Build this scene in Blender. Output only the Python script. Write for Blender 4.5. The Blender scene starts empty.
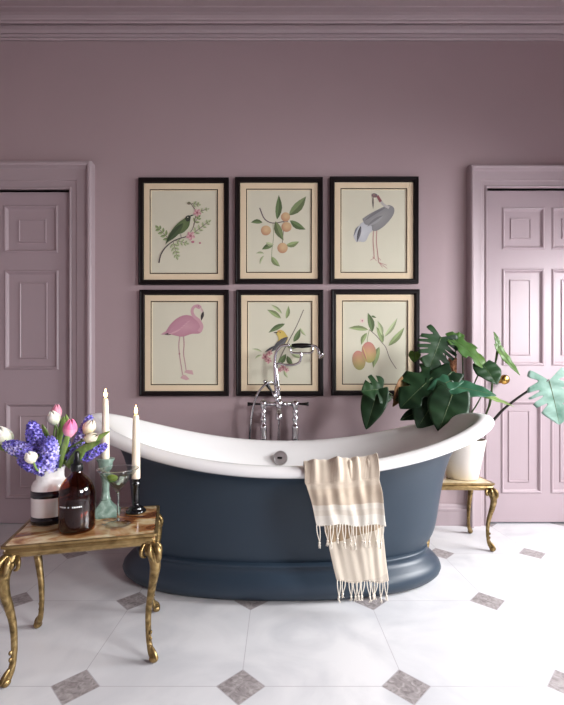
import bpy, bmesh, math, random
from mathutils import Vector, Matrix, noise
random.seed(7)
PI = math.pi
SC = bpy.context.scene
COL = SC.collection
CAMY, CAMZ, F = -2.434, 0.81, 410.0
VX, VY = 278.5, 388.5

def P(px, py, d):
    return Vector(((px - VX) * d / F, CAMY + d, CAMZ - (py - VY) * d / F))
def PW(px, py, y=0.0):
    return P(px, py, -CAMY + y)

# ---------------------------------------------------------------- colours and materials
def lin(c):
    return tuple(((v / 255) / 12.92 if v / 255 <= .04045 else ((v / 255 + .055) / 1.055) ** 2.4) for v in c) + (1,)

def mat(name, rgb=(200, 200, 200), rough=.5, metal=0, spec=.5, coat=0, trans=0, ior=1.45, var=0, vscale=8,
        bump=0, bscale=40, sss=0, sheen=0, emit=None, estr=0, alpha=1):
    m = bpy.data.materials.new(name)
    m.use_nodes = True
    nt = m.node_tree
    b = nt.nodes['Principled BSDF']
    c = lin(rgb)
    b.inputs['Base Color'].default_value = c
    b.inputs['Roughness'].default_value = rough
    b.inputs['Metallic'].default_value = metal
    b.inputs['Specular IOR Level'].default_value = spec
    b.inputs['Coat Weight'].default_value = coat
    b.inputs['Coat Roughness'].default_value = .06
    b.inputs['Transmission Weight'].default_value = trans
    b.inputs['IOR'].default_value = ior
    b.inputs['Alpha'].default_value = alpha
    if sss:
        b.inputs['Subsurface Weight'].default_value = sss
        b.inputs['Subsurface Radius'].default_value = (.02, .012, .008)
    if sheen:
        b.inputs['Sheen Weight'].default_value = sheen
    if emit:
        b.inputs['Emission Color'].default_value = lin(emit)
        b.inputs['Emission Strength'].default_value = estr
    tc = nt.nodes.new('ShaderNodeTexCoord')
    if var:
        n = nt.nodes.new('ShaderNodeTexNoise')
        n.inputs['Scale'].default_value = vscale
        n.inputs['Detail'].default_value = 4
        nt.links.new(tc.outputs['Object'], n.inputs['Vector'])
        mx = nt.nodes.new('ShaderNodeMix')
        mx.data_type = 'RGBA'
        mx.inputs[6].default_value = tuple(max(0, v * (1 - var)) for v in c[:3]) + (1,)
        mx.inputs[7].default_value = tuple(min(1, v * (1 + var)) for v in c[:3]) + (1,)
        nt.links.new(n.outputs['Fac'], mx.inputs[0])
        nt.links.new(mx.outputs[2], b.inputs['Base Color'])
    if bump:
        n = nt.nodes.new('ShaderNodeTexNoise')
        n.inputs['Scale'].default_value = bscale
        n.inputs['Detail'].default_value = 3
        nt.links.new(tc.outputs['Object'], n.inputs['Vector'])
        bp = nt.nodes.new('ShaderNodeBump')
        bp.inputs['Strength'].default_value = bump
        bp.inputs['Distance'].default_value = .004
        nt.links.new(n.outputs['Fac'], bp.inputs['Height'])
        nt.links.new(bp.outputs['Normal'], b.inputs['Normal'])
    return m

def ramp_mat(name, stops, tex='noise', scale=6, detail=6, dist=1.5, rough=.3, metal=0, coat=0, bump=0, stretch=(1, 1, 1), bdist=.002):
    m = mat(name, rough=rough, metal=metal, coat=coat)
    nt = m.node_tree
    b = nt.nodes['Principled BSDF']
    tc = [n for n in nt.nodes if n.type == 'TEX_COORD'][0]
    mp = nt.nodes.new('ShaderNodeMapping')
    mp.inputs['Scale'].default_value = stretch
    nt.links.new(tc.outputs['Object'], mp.inputs['Vector'])
    n = nt.nodes.new('ShaderNodeTexNoise')
    n.inputs['Scale'].default_value = scale
    n.inputs['Detail'].default_value = detail
    n.inputs['Distortion'].default_value = dist
    nt.links.new(mp.outputs[0], n.inputs['Vector'])
    r = nt.nodes.new('ShaderNodeValToRGB')
    r.color_ramp.elements[0].position, r.color_ramp.elements[0].color = stops[0][0], lin(stops[0][1])
    r.color_ramp.elements[1].position, r.color_ramp.elements[1].color = stops[-1][0], lin(stops[-1][1])
    for p_, c_ in stops[1:-1]:
        e = r.color_ramp.elements.new(p_)
        e.color = lin(c_)
    nt.links.new(n.outputs['Fac'], r.inputs[0])
    nt.links.new(r.outputs[0], b.inputs['Base Color'])
    if bump:
        bp = nt.nodes.new('ShaderNodeBump')
        bp.inputs['Strength'].default_value = bump
        bp.inputs['Distance'].default_value = bdist
        nt.links.new(n.outputs['Fac'], bp.inputs['Height'])
        nt.links.new(bp.outputs['Normal'], b.inputs['Normal'])
    return m

def vcol_mat(name, rough=.5, spec=.4, coat=0, sss=0, bump=0):
    """pigment stored per face corner (printed inks, petals)"""
    m = mat(name, rough=rough, spec=spec, coat=coat, sss=sss, bump=bump)
    nt = m.node_tree
    a = nt.nodes.new('ShaderNodeAttribute')
    a.attribute_name = 'pigment'
    nt.links.new(a.outputs['Color'], nt.nodes['Principled BSDF'].inputs['Base Color'])
    return m

# ---------------------------------------------------------------- objects
def tag(o, label=None, cat=None, group=None, kind=None):
    if label: o['label'] = label
    if cat: o['category'] = cat
    if group: o['group'] = group
    if kind: o['kind'] = kind
    return o

def thing(name, label, cat, loc=(0, 0, 0), rz=0, group=None):
    o = bpy.data.objects.new(name, None)
    COL.objects.link(o)
    o.location = loc
    o.rotation_euler = (0, 0, rz)
    o.empty_display_size = .05
    return tag(o, label, cat, group)

def link_mesh(name, me, m, parent=None, smooth=True, subsurf=0):
    if isinstance(m, (list, tuple)):
        for x in m: me.materials.append(x)
    elif m: me.materials.append(m)
    if smooth:
        me.polygons.foreach_set('use_smooth', [True] * len(me.polygons))
    o = bpy.data.objects.new(name, me)
    COL.objects.link(o)
    if parent: o.parent = parent
    if subsurf:
        s = o.modifiers.new('Subsurf', 'SUBSURF')
        s.levels = s.render_levels = subsurf
    return o

def finish(name, bm, m, parent=None, smooth=True, subsurf=0, recalc=True, sharp=None):
    if recalc: bmesh.ops.recalc_face_normals(bm, faces=bm.faces)
    me = bpy.data.meshes.new(name)
    if sharp is not None:
        for e in bm.edges:
            if len(e.link_faces) == 2 and e.calc_face_angle(0) > sharp: e.smooth = False
    bm.to_mesh(me)
    bm.free()
    return link_mesh(name, me, m, parent, smooth, subsurf)

def struct(o, name=None):
    o['kind'] = 'structure'
    return o

def box(bm, x0, x1, y0, y1, z0, z1, mi=0):
    v = [bm.verts.new((x, y, z)) for x in (x0, x1) for y in (y0, y1) for z in (z0, z1)]
    fs = []
    for f in ((0, 1, 3, 2), (4, 6, 7, 5), (0, 4, 5, 1), (2, 3, 7, 6), (0, 2, 6, 4), (1, 5, 7, 3)):
        fc = bm.faces.new([v[i] for i in f])
        fc.material_index = mi
        fs.append(fc)
    return v, fs

def bevbox(bm, x0, x1, y0, y1, z0, z1, r, seg=2):
    v, fs = box(bm, x0, x1, y0, y1, z0, z1)
    es = set(e for f in fs for e in f.edges)
    bmesh.ops.bevel(bm, geom=list(es), offset=r, segments=seg, profile=.5, affect='EDGES', clamp_overlap=True)

def loft(bm, rings, closed=True, cap0=False, cap1=False, mi=0):
    vs = [[bm.verts.new(p) for p in r] for r in rings]
    n = len(rings[0])
    for a, b in zip(vs[:-1], vs[1:]):
        for i in range(n if closed else n - 1):
            j = (i + 1) % n
            f = bm.faces.new((a[i], a[j], b[j], b[i]))
            f.material_index = mi
    if cap0: bm.faces.new(vs[0][::-1]).material_index = mi
    if cap1: bm.faces.new(vs[-1]).material_index = mi
    return vs

def lathe(bm, prof, c=(0, 0, 0), n=40, cap0=True, cap1=True, mi=0, sq=1.0):
    rings = []
    for r, z in prof:
        rings.append([Vector((c[0] + max(r, 1e-5) * math.cos(2 * PI * i / n), c[1] + max(r, 1e-5) * math.sin(2 * PI * i / n) * sq, c[2] + z)) for i in range(n)])
    return loft(bm, rings, True, cap0, cap1, mi)

def ngonlathe(bm, prof, c, n, rot=0):
    rings = [[Vector((c[0] + r * math.cos(2 * PI * (i + .5) / n + rot), c[1] + r * math.sin(2 * PI * (i + .5) / n + rot), c[2] + z)) for i in range(n)] for r, z in prof]
    return loft(bm, rings, True, True, True)

def catmull(pts, k=6):
    pts = [Vector(p) for p in pts]
    out = []
    q = [pts[0] * 2 - pts[1]] + pts + [pts[-1] * 2 - pts[-2]]
    for i in range(1, len(q) - 2):
        a, b, c, d = q[i - 1:i + 3]
        for s in range(k):
            t = s / k
            out.append(.5 * ((2 * b) + (c - a) * t + (2 * a - 5 * b + 4 * c - d) * t * t + (3 * b - a - 3 * c + d) * t ** 3))
    out.append(pts[-1])
    return out

def lerpl(vals, t):
    x = t * (len(vals) - 1)
    i = min(int(x), len(vals) - 2)
    return vals[i] + (vals[i + 1] - vals[i]) * (x - i)

def tube(bm, pts, rad, n=10, smoothk=6, flat=1.0, up=None, cap=True, mi=0):
    """rad: number or list along the path; flat squashes the second axis"""
    path = catmull(pts, smoothk) if smoothk else [Vector(p) for p in pts]
    rings = []
    m = len(path)
    prev = None
    for i, p in enumerate(path):
        t = (path[min(i + 1, m - 1)] - path[max(i - 1, 0)])
        t = t.normalized() if t.length > 1e-9 else Vector((0, 0, 1))
        if prev is None:
            a = Vector(up) if up else (Vector((0, 0, 1)) if abs(t.z) < .9 else Vector((1, 0, 0)))
        else: a = prev
        a = (a - t * a.dot(t))
        a = a.normalized() if a.length > 1e-6 else t.orthogonal().normalized()
        prev = a
        b = t.cross(a)
        r = lerpl(rad, i / (m - 1)) if isinstance(rad, (list, tuple)) else rad
        rings.append([p + a * (r * math.cos(2 * PI * k / n)) + b * (r * flat * math.sin(2 * PI * k / n)) for k in range(n)])
    loft(bm, rings, True, cap, cap, mi)

def blob(bm, c, r, sc=(1, 1, 1), seg=10, rot=None, mi=0):
    mt = Matrix.Translation(Vector(c)) @ (rot.to_4x4() if rot else Matrix.Identity(4)) @ Matrix.Diagonal((*[r * s for s in sc], 1))
    g = bmesh.ops.create_uvsphere(bm, u_segments=seg, v_segments=max(5, seg // 2 + 2), radius=1, matrix=mt)
    if mi:
        for v in g['verts']:
            for f in v.link_faces: f.material_index = mi

def frame_ring(bm, corners, prof, closed=True, y0=0.0, mi=0):
    """corners: function u -> list of (x,z); prof: list of (u, v) outward / towards the room"""
    rings = []
    for u, v in prof:
        rings.append([Vector((x, y0 - v, z)) for x, z in corners(u)])
    loft(bm, rings, closed, mi=mi)
    if not closed: pass

def rectc(x0, x1, z0, z1):
    return lambda u: [(x0 - u, z0 - u), (x1 + u, z0 - u), (x1 + u, z1 + u), (x0 - u, z1 + u)]

# ---------------------------------------------------------------- materials
M = {}
M['wall'] = mat('wall_paint', (172, 152, 155), .62, var=.04, vscale=2.5, bump=.08, bscale=60)
M['trim'] = mat('trim_paint', (170, 154, 158), .42, var=.03, vscale=3)
M['door'] = mat('door_paint', (170, 153, 158), .40, var=.03, vscale=3)
M['ceil'] = mat('ceiling_paint', (120, 98, 86), .6)
M['enamel'] = mat('white_enamel', (232, 231, 230), .12, coat=.5)
M['blue'] = mat('slate_blue_paint', (42, 55, 68), .40, spec=.45, var=.04, vscale=3)
M['chrome'] = mat('chrome', (215, 215, 220), .09, metal=1)
M['satin'] = mat('satin_chrome', (200, 198, 198), .28, metal=1)
M['blackh'] = mat('black_lever', (14, 13, 14), .25)
M['gold'] = ramp_mat('antique_brass', [(.3, (84, 68, 42)), (.55, (146, 122, 80)), (.8, (188, 166, 122))], scale=26, rough=.36, metal=.85, bump=.5, bdist=.003)
M['goldedge'] = ramp_mat('brass_edge', [(.3, (120, 98, 62)), (.7, (176, 150, 104))], scale=20, rough=.36, metal=.8, bump=.2)
M['onyx'] = ramp_mat('brown_onyx', [(.30, (70, 34, 18)), (.40, (132, 78, 42)), (.455, (186, 142, 94)), (.52, (222, 200, 160)), (.60, (214, 186, 138)), (.66, (160, 96, 52)), (.74, (104, 54, 30))],
                     scale=4.2, detail=7, dist=1.6, rough=.12, coat=.4, stretch=(1, 1.6, 1))
M['onyxpale'] = ramp_mat('pale_onyx', [(.3, (190, 165, 120)), (.5, (222, 205, 168)), (.7, (206, 182, 138))], scale=9, dist=2, rough=.15, coat=.3)
M['frame'] = mat('black_frame_wood', (20, 13, 14), .45, spec=.25)
M['mat'] = mat('cream_mount', (226, 207, 176), .75)
M['paper'] = mat('aged_paper', (212, 209, 188), .65, var=.05, vscale=5)
M['ink'] = vcol_mat('printed_ink', .65, .3)
def thin_glass(name, tint, rough=.02, f0=1.6):
    """clear wall of glass: straight-through tinted light plus a Fresnel reflection"""
    m = bpy.data.materials.new(name); m.use_nodes = True
    nt = m.node_tree; nt.nodes.clear(); N = nt.nodes.new; L = nt.links.new
    o = N('ShaderNodeOutputMaterial'); mx = N('ShaderNodeMixShader'); tr = N('ShaderNodeBsdfTransparent'); gl = N('ShaderNodeBsdfGlossy'); fr = N('ShaderNodeFresnel')
    tr.inputs[0].default_value = lin(tint); gl.inputs['Roughness'].default_value = rough; fr.inputs[0].default_value = f0
    ge = N('ShaderNodeNewGeometry'); sb = N('ShaderNodeMath'); sb.operation = 'SUBTRACT'; sb.inputs[0].default_value = 1; L(ge.outputs['Backfacing'], sb.inputs[1]); mu = N('ShaderNodeMath'); mu.operation = 'MULTIPLY'; L(fr.outputs[0], mu.inputs[0]); L(sb.outputs[0], mu.inputs[1]); L(mu.outputs[0], mx.inputs[0]); L(tr.outputs[0], mx.inputs[1]); L(gl.outputs[0], mx.inputs[2]); L(mx.outputs[0], o.inputs[0])
    return m
# ================================================================= the setting
XL, XR, YF, ZC = -2.3, 2.3, -4.4, 3.22
Z0 = 0.0
# floor material: square white marble flags with dark cabochons at the crossings
def floor_mat():
    m = mat('cabochon_floor', (226, 226, 230), .3, spec=.4)
    nt = m.node_tree; L = nt.links.new; N = nt.nodes.new
    b = nt.nodes['Principled BSDF']
    tc = [n for n in nt.nodes if n.type == 'TEX_COORD'][0]
    sp = N('ShaderNodeSeparateXYZ'); L(tc.outputs['Object'], sp.inputs[0])
    def mth(op, a, bb=None, cc=None):
        n = N('ShaderNodeMath'); n.operation = op
        for i, v in enumerate((a, bb, cc)):
            if v is None: continue
            if isinstance(v, (int, float)): n.inputs[i].default_value = v
            else: L(v, n.inputs[i])
        return n.outputs[0]
    PT = .45
    # distance to the nearest lattice line in each direction
    def near(s, off):
        f = mth('FRACT', mth('ADD', mth('DIVIDE', mth('SUBTRACT', s, off), PT), 100.5))
        return mth('MULTIPLY', mth('ABSOLUTE', mth('SUBTRACT', f, .5)), PT)
    dx = near(sp.outputs[0], -.228 * PT)
    dy = near(sp.outputs[1], CAMY + 1.115)
    dia = mth('ADD', dx, dy)
    cab = mth('LESS_THAN', dia, .067)
    edge = mth('LESS_THAN', mth('ABSOLUTE', mth('SUBTRACT', dia, .067)), .0016)
    gr = mth('LESS_THAN', mth('MINIMUM', dx, dy), .0011)
    grout = mth('MAXIMUM', edge, mth('MULTIPLY', gr, mth('SUBTRACT', 1, cab)))
    n1 = N('ShaderNodeTexNoise'); n1.inputs['Scale'].default_value = 3.5; n1.inputs['Detail'].default_value = 8; n1.inputs['Distortion'].default_value = 1.2
    L(tc.outputs['Object'], n1.inputs['Vector'])
    r1 = N('ShaderNodeValToRGB')
    r1.color_ramp.elements[0].position = .3; r1.color_ramp.elements[0].color = lin((190, 190, 193))
    r1.color_ramp.elements[1].position = .6; r1.color_ramp.elements[1].color = lin((212, 211, 212))
    L(n1.outputs['Fac'], r1.inputs[0])
    n2 = N('ShaderNodeTexNoise'); n2.inputs['Scale'].default_value = 45; n2.inputs['Detail'].default_value = 6; n2.inputs['Distortion'].default_value = 1.5
    L(tc.outputs['Object'], n2.inputs['Vector'])
    r2 = N('ShaderNodeValToRGB')
    r2.color_ramp.elements[0].position = .3; r2.color_ramp.elements[0].color = lin((120, 112, 112))
    r2.color_ramp.elements[1].position = .7; r2.color_ramp.elements[1].color = lin((172, 165, 164))
    L(n2.outputs['Fac'], r2.inputs[0])
    def mix(f, a, c):
        n = N('ShaderNodeMix'); n.data_type = 'RGBA'; L(f, n.inputs[0])
        for i, v in ((6, a), (7, c)):
            if isinstance(v, tuple): n.inputs[i].default_value = v
            else: L(v, n.inputs[i])
        return n.outputs[2]
    c = mix(cab, r1.outputs[0], r2.outputs[0])
    c = mix(grout, c, lin((176, 172, 176)))
    L(c, b.inputs['Base Color'])
    L(mth('MULTIPLY_ADD', n1.outputs['Fac'], .25, .22), b.inputs['Roughness'])
    bp = N('ShaderNodeBump'); bp.inputs['Strength'].default_value = .25; bp.inputs['Distance'].default_value = .002; bp.invert = True
    L(grout, bp.inputs['Height']); L(bp.outputs[0], b.inputs['Normal'])
    return m

def simple_box(name, args, m):
    bm = bmesh.new(); box(bm, *args)
    return struct(finish(name, bm, m, smooth=False))

simple_box('floor', (XL - .15, XR + .15, YF - .15, .25, -.1, 0), floor_mat())
simple_box('ceiling', (XL - .15, XR + .15, YF - .15, .25, ZC, ZC + .1), M['ceil'])
simple_box('wall_left', (XL - .12, XL, YF, .12, 0, ZC), M['wall'])
simple_box('wall_front', (XL - .12, XR + .12, YF - .12, YF, 0, ZC), M['wall'])
# right wall with the window opening the daylight comes through
WY0, WY1, WZ0, WZ1 = -1.95, -.50, .30, 1.85
bm = bmesh.new()
WB0, WB1 = -4.05, -2.65  # second opening, unseen, added to let in fill from near the camera
box(bm, XR, XR + .2, YF, WB0, 0, ZC); box(bm, XR, XR + .2, WB1, WY0, 0, ZC); box(bm, XR, XR + .2, WY1, .12, 0, ZC)
for q0, q1 in ((WY0, WY1), (WB0, WB1)):
    box(bm, XR, XR + .2, q0, q1, 0, WZ0); box(bm, XR, XR + .2, q0, q1, WZ1, ZC)
struct(finish('wall_right', bm, M['wall'], smooth=False))
bm = bmesh.new()
w2 = (WY1 - WY0) / 2; hz = WZ1 - WZ0
for a_ in ((-.03, .03, -w2, -w2 + .05, 0, hz), (-.03, .03, w2 - .05, w2, 0, hz), (-.03, .03, -w2 + .05, w2 - .05, 0, .06), (-.03, .03, -w2 + .05, w2 - .05, hz - .05, hz), (-.03, .03, -w2 + .05, w2 - .05, hz * .5 - .02, hz * .5 + .02)):
    box(bm, *a_)
me_ = None
for nm_, yc_ in (('window_1', (WY0 + WY1) / 2), ('added_window_2', (WB0 + WB1) / 2)):  # the second window is an addition for fill light
    win = thing(nm_, None, None, (XR + .1, yc_, WZ0)); struct(win)
    sc_ = (1.40 if nm_ == 'added_window_2' else 1.45) / 1.45
    o = finish('window_frame', bm.copy(), M['trim'], win, smooth=False); o.scale = (1, sc_, 1)
bm.free()

# door openings (pixel plan of the photograph's wall plane -> metres)
def X(px): return (px - VX) * 2.434 / F
def Z(py): return CAMZ - (py - VY) * 2.434 / F
LDX1, LDX0, LDZ = X(70.3), X(70.3) - .875, Z(190)
RDX0, RDX1, RDZ = X(486), X(486) + .80, Z(188.5)
bm = bmesh.new()
box(bm, XL - .12, LDX0, 0, .12, 0, ZC); box(bm, LDX0, LDX1, 0, .12, LDZ, ZC)
box(bm, LDX1, RDX0, 0, .12, 0, ZC); box(bm, RDX0, RDX1, 0, .12, RDZ, ZC)
box(bm, RDX1, XR + .2, 0, .12, 0, ZC)
struct(finish('wall_back', bm, M['wall'], smooth=False))

def architrave(name, x0, x1, z1, w):
    c = lambda u: [(x0 - u, 0), (x0 - u, z1 + u), (x1 + u, z1 + u), (x1 + u, 0)]
    prof = [(-.0, -.06), (-.0, .014), (.006, .018), (.012, .014), (.014, .010), (.022, .012), (w * .3, .014), (w * .3 + .005, .022), (w * .62, .026),
            (w * .74, .030), (w * .80, .040), (w * .82, .050), (w * .88, .056), (w * .95, .055), (w, .047), (w, 0)]
    bm = bmesh.new(); frame_ring(bm, c, prof, closed=False)
    return struct(finish(name, bm, M['trim'], sharp=.5))
architrave('trim_1', LDX0, LDX1, LDZ, .147)
architrave('trim_2', RDX0, RDX1, RDZ, .115)

def door(name, x0, x1, ztop, panels, zgap, yface=.018):
    """panels: list of (outer rect, inner rect) in wall metres"""
    t = thing(name, None, None, (0, 0, 0)); struct(t)
    g = .003
    xs = sorted(set([x0 + g, x1 - g] + [p[0][0] for p in panels] + [p[0][1] for p in panels]))
    zs = sorted(set([zgap, ztop - g] + [p[0][2] for p in panels] + [p[0][3] for p in panels]))
    bm = bmesh.new()
    V = {}
    def vv(i, k):
        if (i, k) not in V: V[i, k] = bm.verts.new((xs[i], yface, zs[k]))
        return V[i, k]
    for i in range(len(xs) - 1):
        for k in range(len(zs) - 1):
            cx, cz = (xs[i] + xs[i + 1]) / 2, (zs[k] + zs[k + 1]) / 2
            if any(p[0][0] < cx < p[0][1] and p[0][2] < cz < p[0][3] for p in panels): continue
            bm.faces.new((vv(i, k), vv(i + 1, k), vv(i + 1, k + 1), vv(i, k + 1)))
    box(bm, x0 + g, x1 - g, yface + .018, yface + .04, zgap, ztop - g)
    for a, b_, c_, d_ in ((x0 + g, x0 + g + .002, zgap, ztop - g), (x1 - g - .002, x1 - g, zgap, ztop - g)):
        box(bm, a, b_, yface, yface + .02, c_, d_)
    box(bm, x0 + g, x1 - g, yface, yface + .02, zgap, zgap + .002); box(bm, x0 + g, x1 - g, yface, yface + .02, ztop - g - .002, ztop - g)
    finish('door_leaf', bm, M['door'], t, smooth=False, recalc=False)
    for o_, n_ in panels:
        c = rectc(o_[0], o_[1], o_[2], o_[3])
        bm = bmesh.new()
        rings = [c(u) for u in (.004, 0, -.004, -.010, -.014, -.020)]
        vs = [.001, .004, .007, .005, -.003, -.008]
        # the raised inner field has its own rectangle
        ci = rectc(n_[0], n_[1], n_[2], n_[3])
        rings += [ci(.004), ci(.001), ci(-.003), ci(-.006)]
        vs += [-.008, -.002, -.002, -.006]
        R = [[Vector((x, yface - v, z)) for x, z in r] for r, v in zip(rings, vs)]
        loft(bm, R, True, False, True)
        finish('panel', bm, M['door'], t, sharp=.3, smooth=False)
    return t
def rp(a, b, t, bt): return (X(a), X(b), Z(bt), Z(t))
LP = []
for o_, n_ in (((2.5, 56, 204.5, 251.5), (16.5, 43.5, 218, 240.5)), ((3, 56.5, 270, 369), (17.5, 44.5, 282, 358)), ((4, 57.5, 403.5, 499), (17.5, 45, 416, 488))):
    LP.append((rp(*o_), rp(*n_)))
    LP.append((rp(o_[0] - 66, o_[1] - 66, *o_[2:]), rp(n_[0] - 66, n_[1] - 66, *n_[2:])))
d1 = door('door_1', LDX0, LDX1, LDZ, LP, .004)
RPn = []
for o_, n_ in (((504, 546, 206.5, 248), (513, 533, 217, 237)), ((504, 545.5, 268.5, 365), (512.5, 532.5, 279, 354.5)), ((503, 543, 401.5, 493.5), (511, 531.5, 411, 482.5))):
    RPn.append((rp(*o_), rp(*n_)))
    RPn.append((rp(o_[0] + 50, o_[1] + 50, *o_[2:]), rp(n_[0] + 52, n_[1] + 52, *n_[2:])))
d2 = door('door_2', RDX0, RDX1, RDZ, RPn, .010)
# hinge of the left door
bm = bmesh.new()
for k in range(3):
    lathe(bm, [(.0065, 0), (.0065, .034)], (LDX1 - .004, .004, Z(237) + k * .037), 14)
box(bm, LDX1 - .006, LDX1 - .001, .008, .022, Z(237), Z(217))
tag(finish('hinge', bm, M['trim'], d1, sharp=.6), 'painted knuckle hinge')
# brass knob of the right door
bm = bmesh.new()
kc = P(505, 379.5, 2.40); kc.y = .018
prof = [(.020, 0), (.021, .004), (.010, .008), (.009, .022), (.013, .030), (.024, .036), (.029, .046), (.027, .056), (.016, .063), (.002, .065)]
lathe(bm, prof, (0, 0, 0), 28)
bmesh.ops.transform(bm, matrix=Matrix.Translation(kc) @ Matrix.Rotation(PI / 2, 4, 'X'), verts=bm.verts)
M['brass'] = mat('polished_brass', (190, 150, 80), .22, metal=1)
tag(finish('door_knob', bm, M['brass'], d2), 'round brass door knob')

# skirting boards
def board(name, x0, x1):
    prof = [(.0, 0), (.016, 0), (.016, .085), (.019, .09), (.019, .10), (.013, .106), (.011, .118), (.006, .125), (.0, .127)]
    bm = bmesh.new()
    loft(bm, [[Vector((x, -y, z)) for y, z in prof] for x in (x0, x1)], True, True, True)
    return struct(finish(name, bm, M['trim'], smooth=False))
board('baseboard_back', LDX1 + .147, RDX0 - .115)

# cornice running along the back wall
prof = [(0, Z(40.5)), (.010, Z(40.5)), (.014, Z(39.5)), (.016, Z(38)), (.022, Z(37.5)), (.026, Z(36.2)), (.027, Z(34.6)), (.036, Z(34)), (.040, Z(32.6))]
# walk up the moulding: (projection, pixel height seen) turned into true height at that projection
def cz(py, y): return CAMZ - (py - VY) * (2.434 - y) / F
prof = [(0, cz(41, 0)), (.012, cz(40.4, .012)), (.018, cz(38.6, .018)), (.020, cz(37.4, .02)), (.028, cz(37, .028)), (.032, cz(35, .032)), (.034, cz(33.6, .034)),
        (.046, cz(33, .046)), (.060, cz(29.5, .06)), (.078, cz(26.2, .078)), (.088, cz(25.2, .088)), (.088, cz(23.6, .088)), (.116, cz(23.2, .116)),
        (.122, cz(21.4, .122)), (.135, cz(19.6, .135)), (.14, cz(18.2, .14)), (.155, cz(15, .155)), (.17, cz(12.6, .17)), (.176, cz(11.6, .176)), (.185, cz(10.6, .185)), (.21, cz(7.2, .21)),
        (.216, cz(6.0, .216)), (.235, cz(3.6, .235)), (.262, cz(0, .262)), (.268, cz(-1.5, .268)), (.30, cz(-5, .30)), (.34, ZC), (0, ZC)]
bm = bmesh.new()
loft(bm, [[Vector((x, -y, z)) for y, z in prof] for x in (XL, XR)], True, True, True)
struct(finish('trim_3', bm, M['trim'], smooth=False))

# ================================================================= the bath
TCY = CAMY + 1.85
RS = .975
tub = thing('bathtub', 'large slate blue roll-top bathtub with white enamel inside and rolled rim', 'bathtub', (0.04, TCY, 0))
NS = 2.25
def tring(a, b, z, k, cx=0.0, n=96, e=NS):
    out = []
    for i in range(n):
        t = 2 * PI * i / n
        cx_, sy_ = math.cos(t), math.sin(t)
        x = a * math.copysign(abs(cx_) ** (2 / e), cx_)
        y = b * math.copysign(abs(sy_) ** (2 / e), sy_)
        out.append(Vector((cx + x, y, z + k * SAG * (abs(x) / max(a, 1e-4)) ** 2.05)))
    return out
SAG = .172
base = [(.690, .270, .0, 0), (.705, .283, .008, 0), (.722, .297, .026, 0), (.728, .302, .045, 0), (.722, .297, .066, 0), (.706, .283, .085, 0), (.684, .264, .100, 0), (.672, .254, .112, 0),
        (.668, .251, .124, 0), (.672, .255, .130, 0), (.672, .255, .136, 0), (.666, .249, .141, 0)]
bm = bmesh.new()
loft(bm, [tring(a - .026, b + .018, z * .91, k, -.026) for a, b, z, k in base], True, True, True)
finish('plinth', bm, M['blue'], tub)
body = [(.655, .247, .126, 0, -.018), (.664, .249, .148, 0, -.016), (.680, .252, .175, 0, -.012), (.690, .256, .22, .0, -.008), (.694, .262, .28, .04, -.004), (.702, .272, .34, .18, 0), (.72, .29, .40, .45, 0), (.752, .316, .445, .72, 0),
        (.800, .343, .472, .9, 0), (.850, .362, .486, 1, 0), (.880, .372, .491, 1, 0), (.870, .362, .50, 1, 0)]
bm = bmesh.new()
loft(bm, [tring(a - .014, b, z, k, c - .008 * (1 - k)) for a, b, z, k, c in body])
o = finish('outer_shell', bm, M['blue'], tub, subsurf=1, recalc=False)
basin = [(.885, .362, .488, 1), (.905, .378, .484, 1), (.922, .394, .489, 1), (.930, .402, .499, 1), (.930, .402, .511, 1), (.922, .394, .522, 1), (.905, .378, .528, 1), (.885, .360, .529, 1), (.868, .345, .524, 1),
         (.852, .333, .512, 1), (.815, .316, .484, .96), (.738, .290, .455, .80), (.682, .266, .418, .55), (.650, .248, .37, .28), (.634, .236, .30, .08), (.622, .226, .22, 0), (.60, .21, .170, 0), (.54, .18, .153, 0), (.4, .13, .147, 0), (.2, .07, .146, 0)]
bm = bmesh.new()
loft(bm, [tring(a - .014 - .016 * max(0, k * 2 - 1), b, z, k, 0) for a, b, z, k in basin], True, False, True)
finish('enamel_basin', bm, M['enamel'], tub, subsurf=1, recalc=False)
# overflow rosette on the far inner wall
oc = Vector((P(278.5, 458, 2.12).x - .03, P(278.5, 458, 2.12).y - TCY, P(278.5, 458, 2.12).z))
bm = bmesh.new()
lathe(bm, [(.037, 0), (.038, .004), (.036, .009), (.030, .0095), (.029, .0075), (.002, .0075)], (0, 0, 0), 36)
bmesh.ops.transform(bm, matrix=Matrix.Translation(oc) @ Matrix.Rotation(PI / 2 - .15, 4, 'X'), verts=bm.verts)
ov = finish('overflow', bm, M['satin'], tub, sharp=.4); tag(ov, 'round chrome overflow plate')
bm = bmesh.new()
bevbox(bm, -.016, .010, -.0115, -.0065, -.005, .006, .002)
bmesh.ops.transform(bm, matrix=Matrix.Translation(oc) @ Matrix.Rotation(-.15, 4, 'X'), verts=bm.verts)
finish('slot', bm, M['blackh'], ov)

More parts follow.
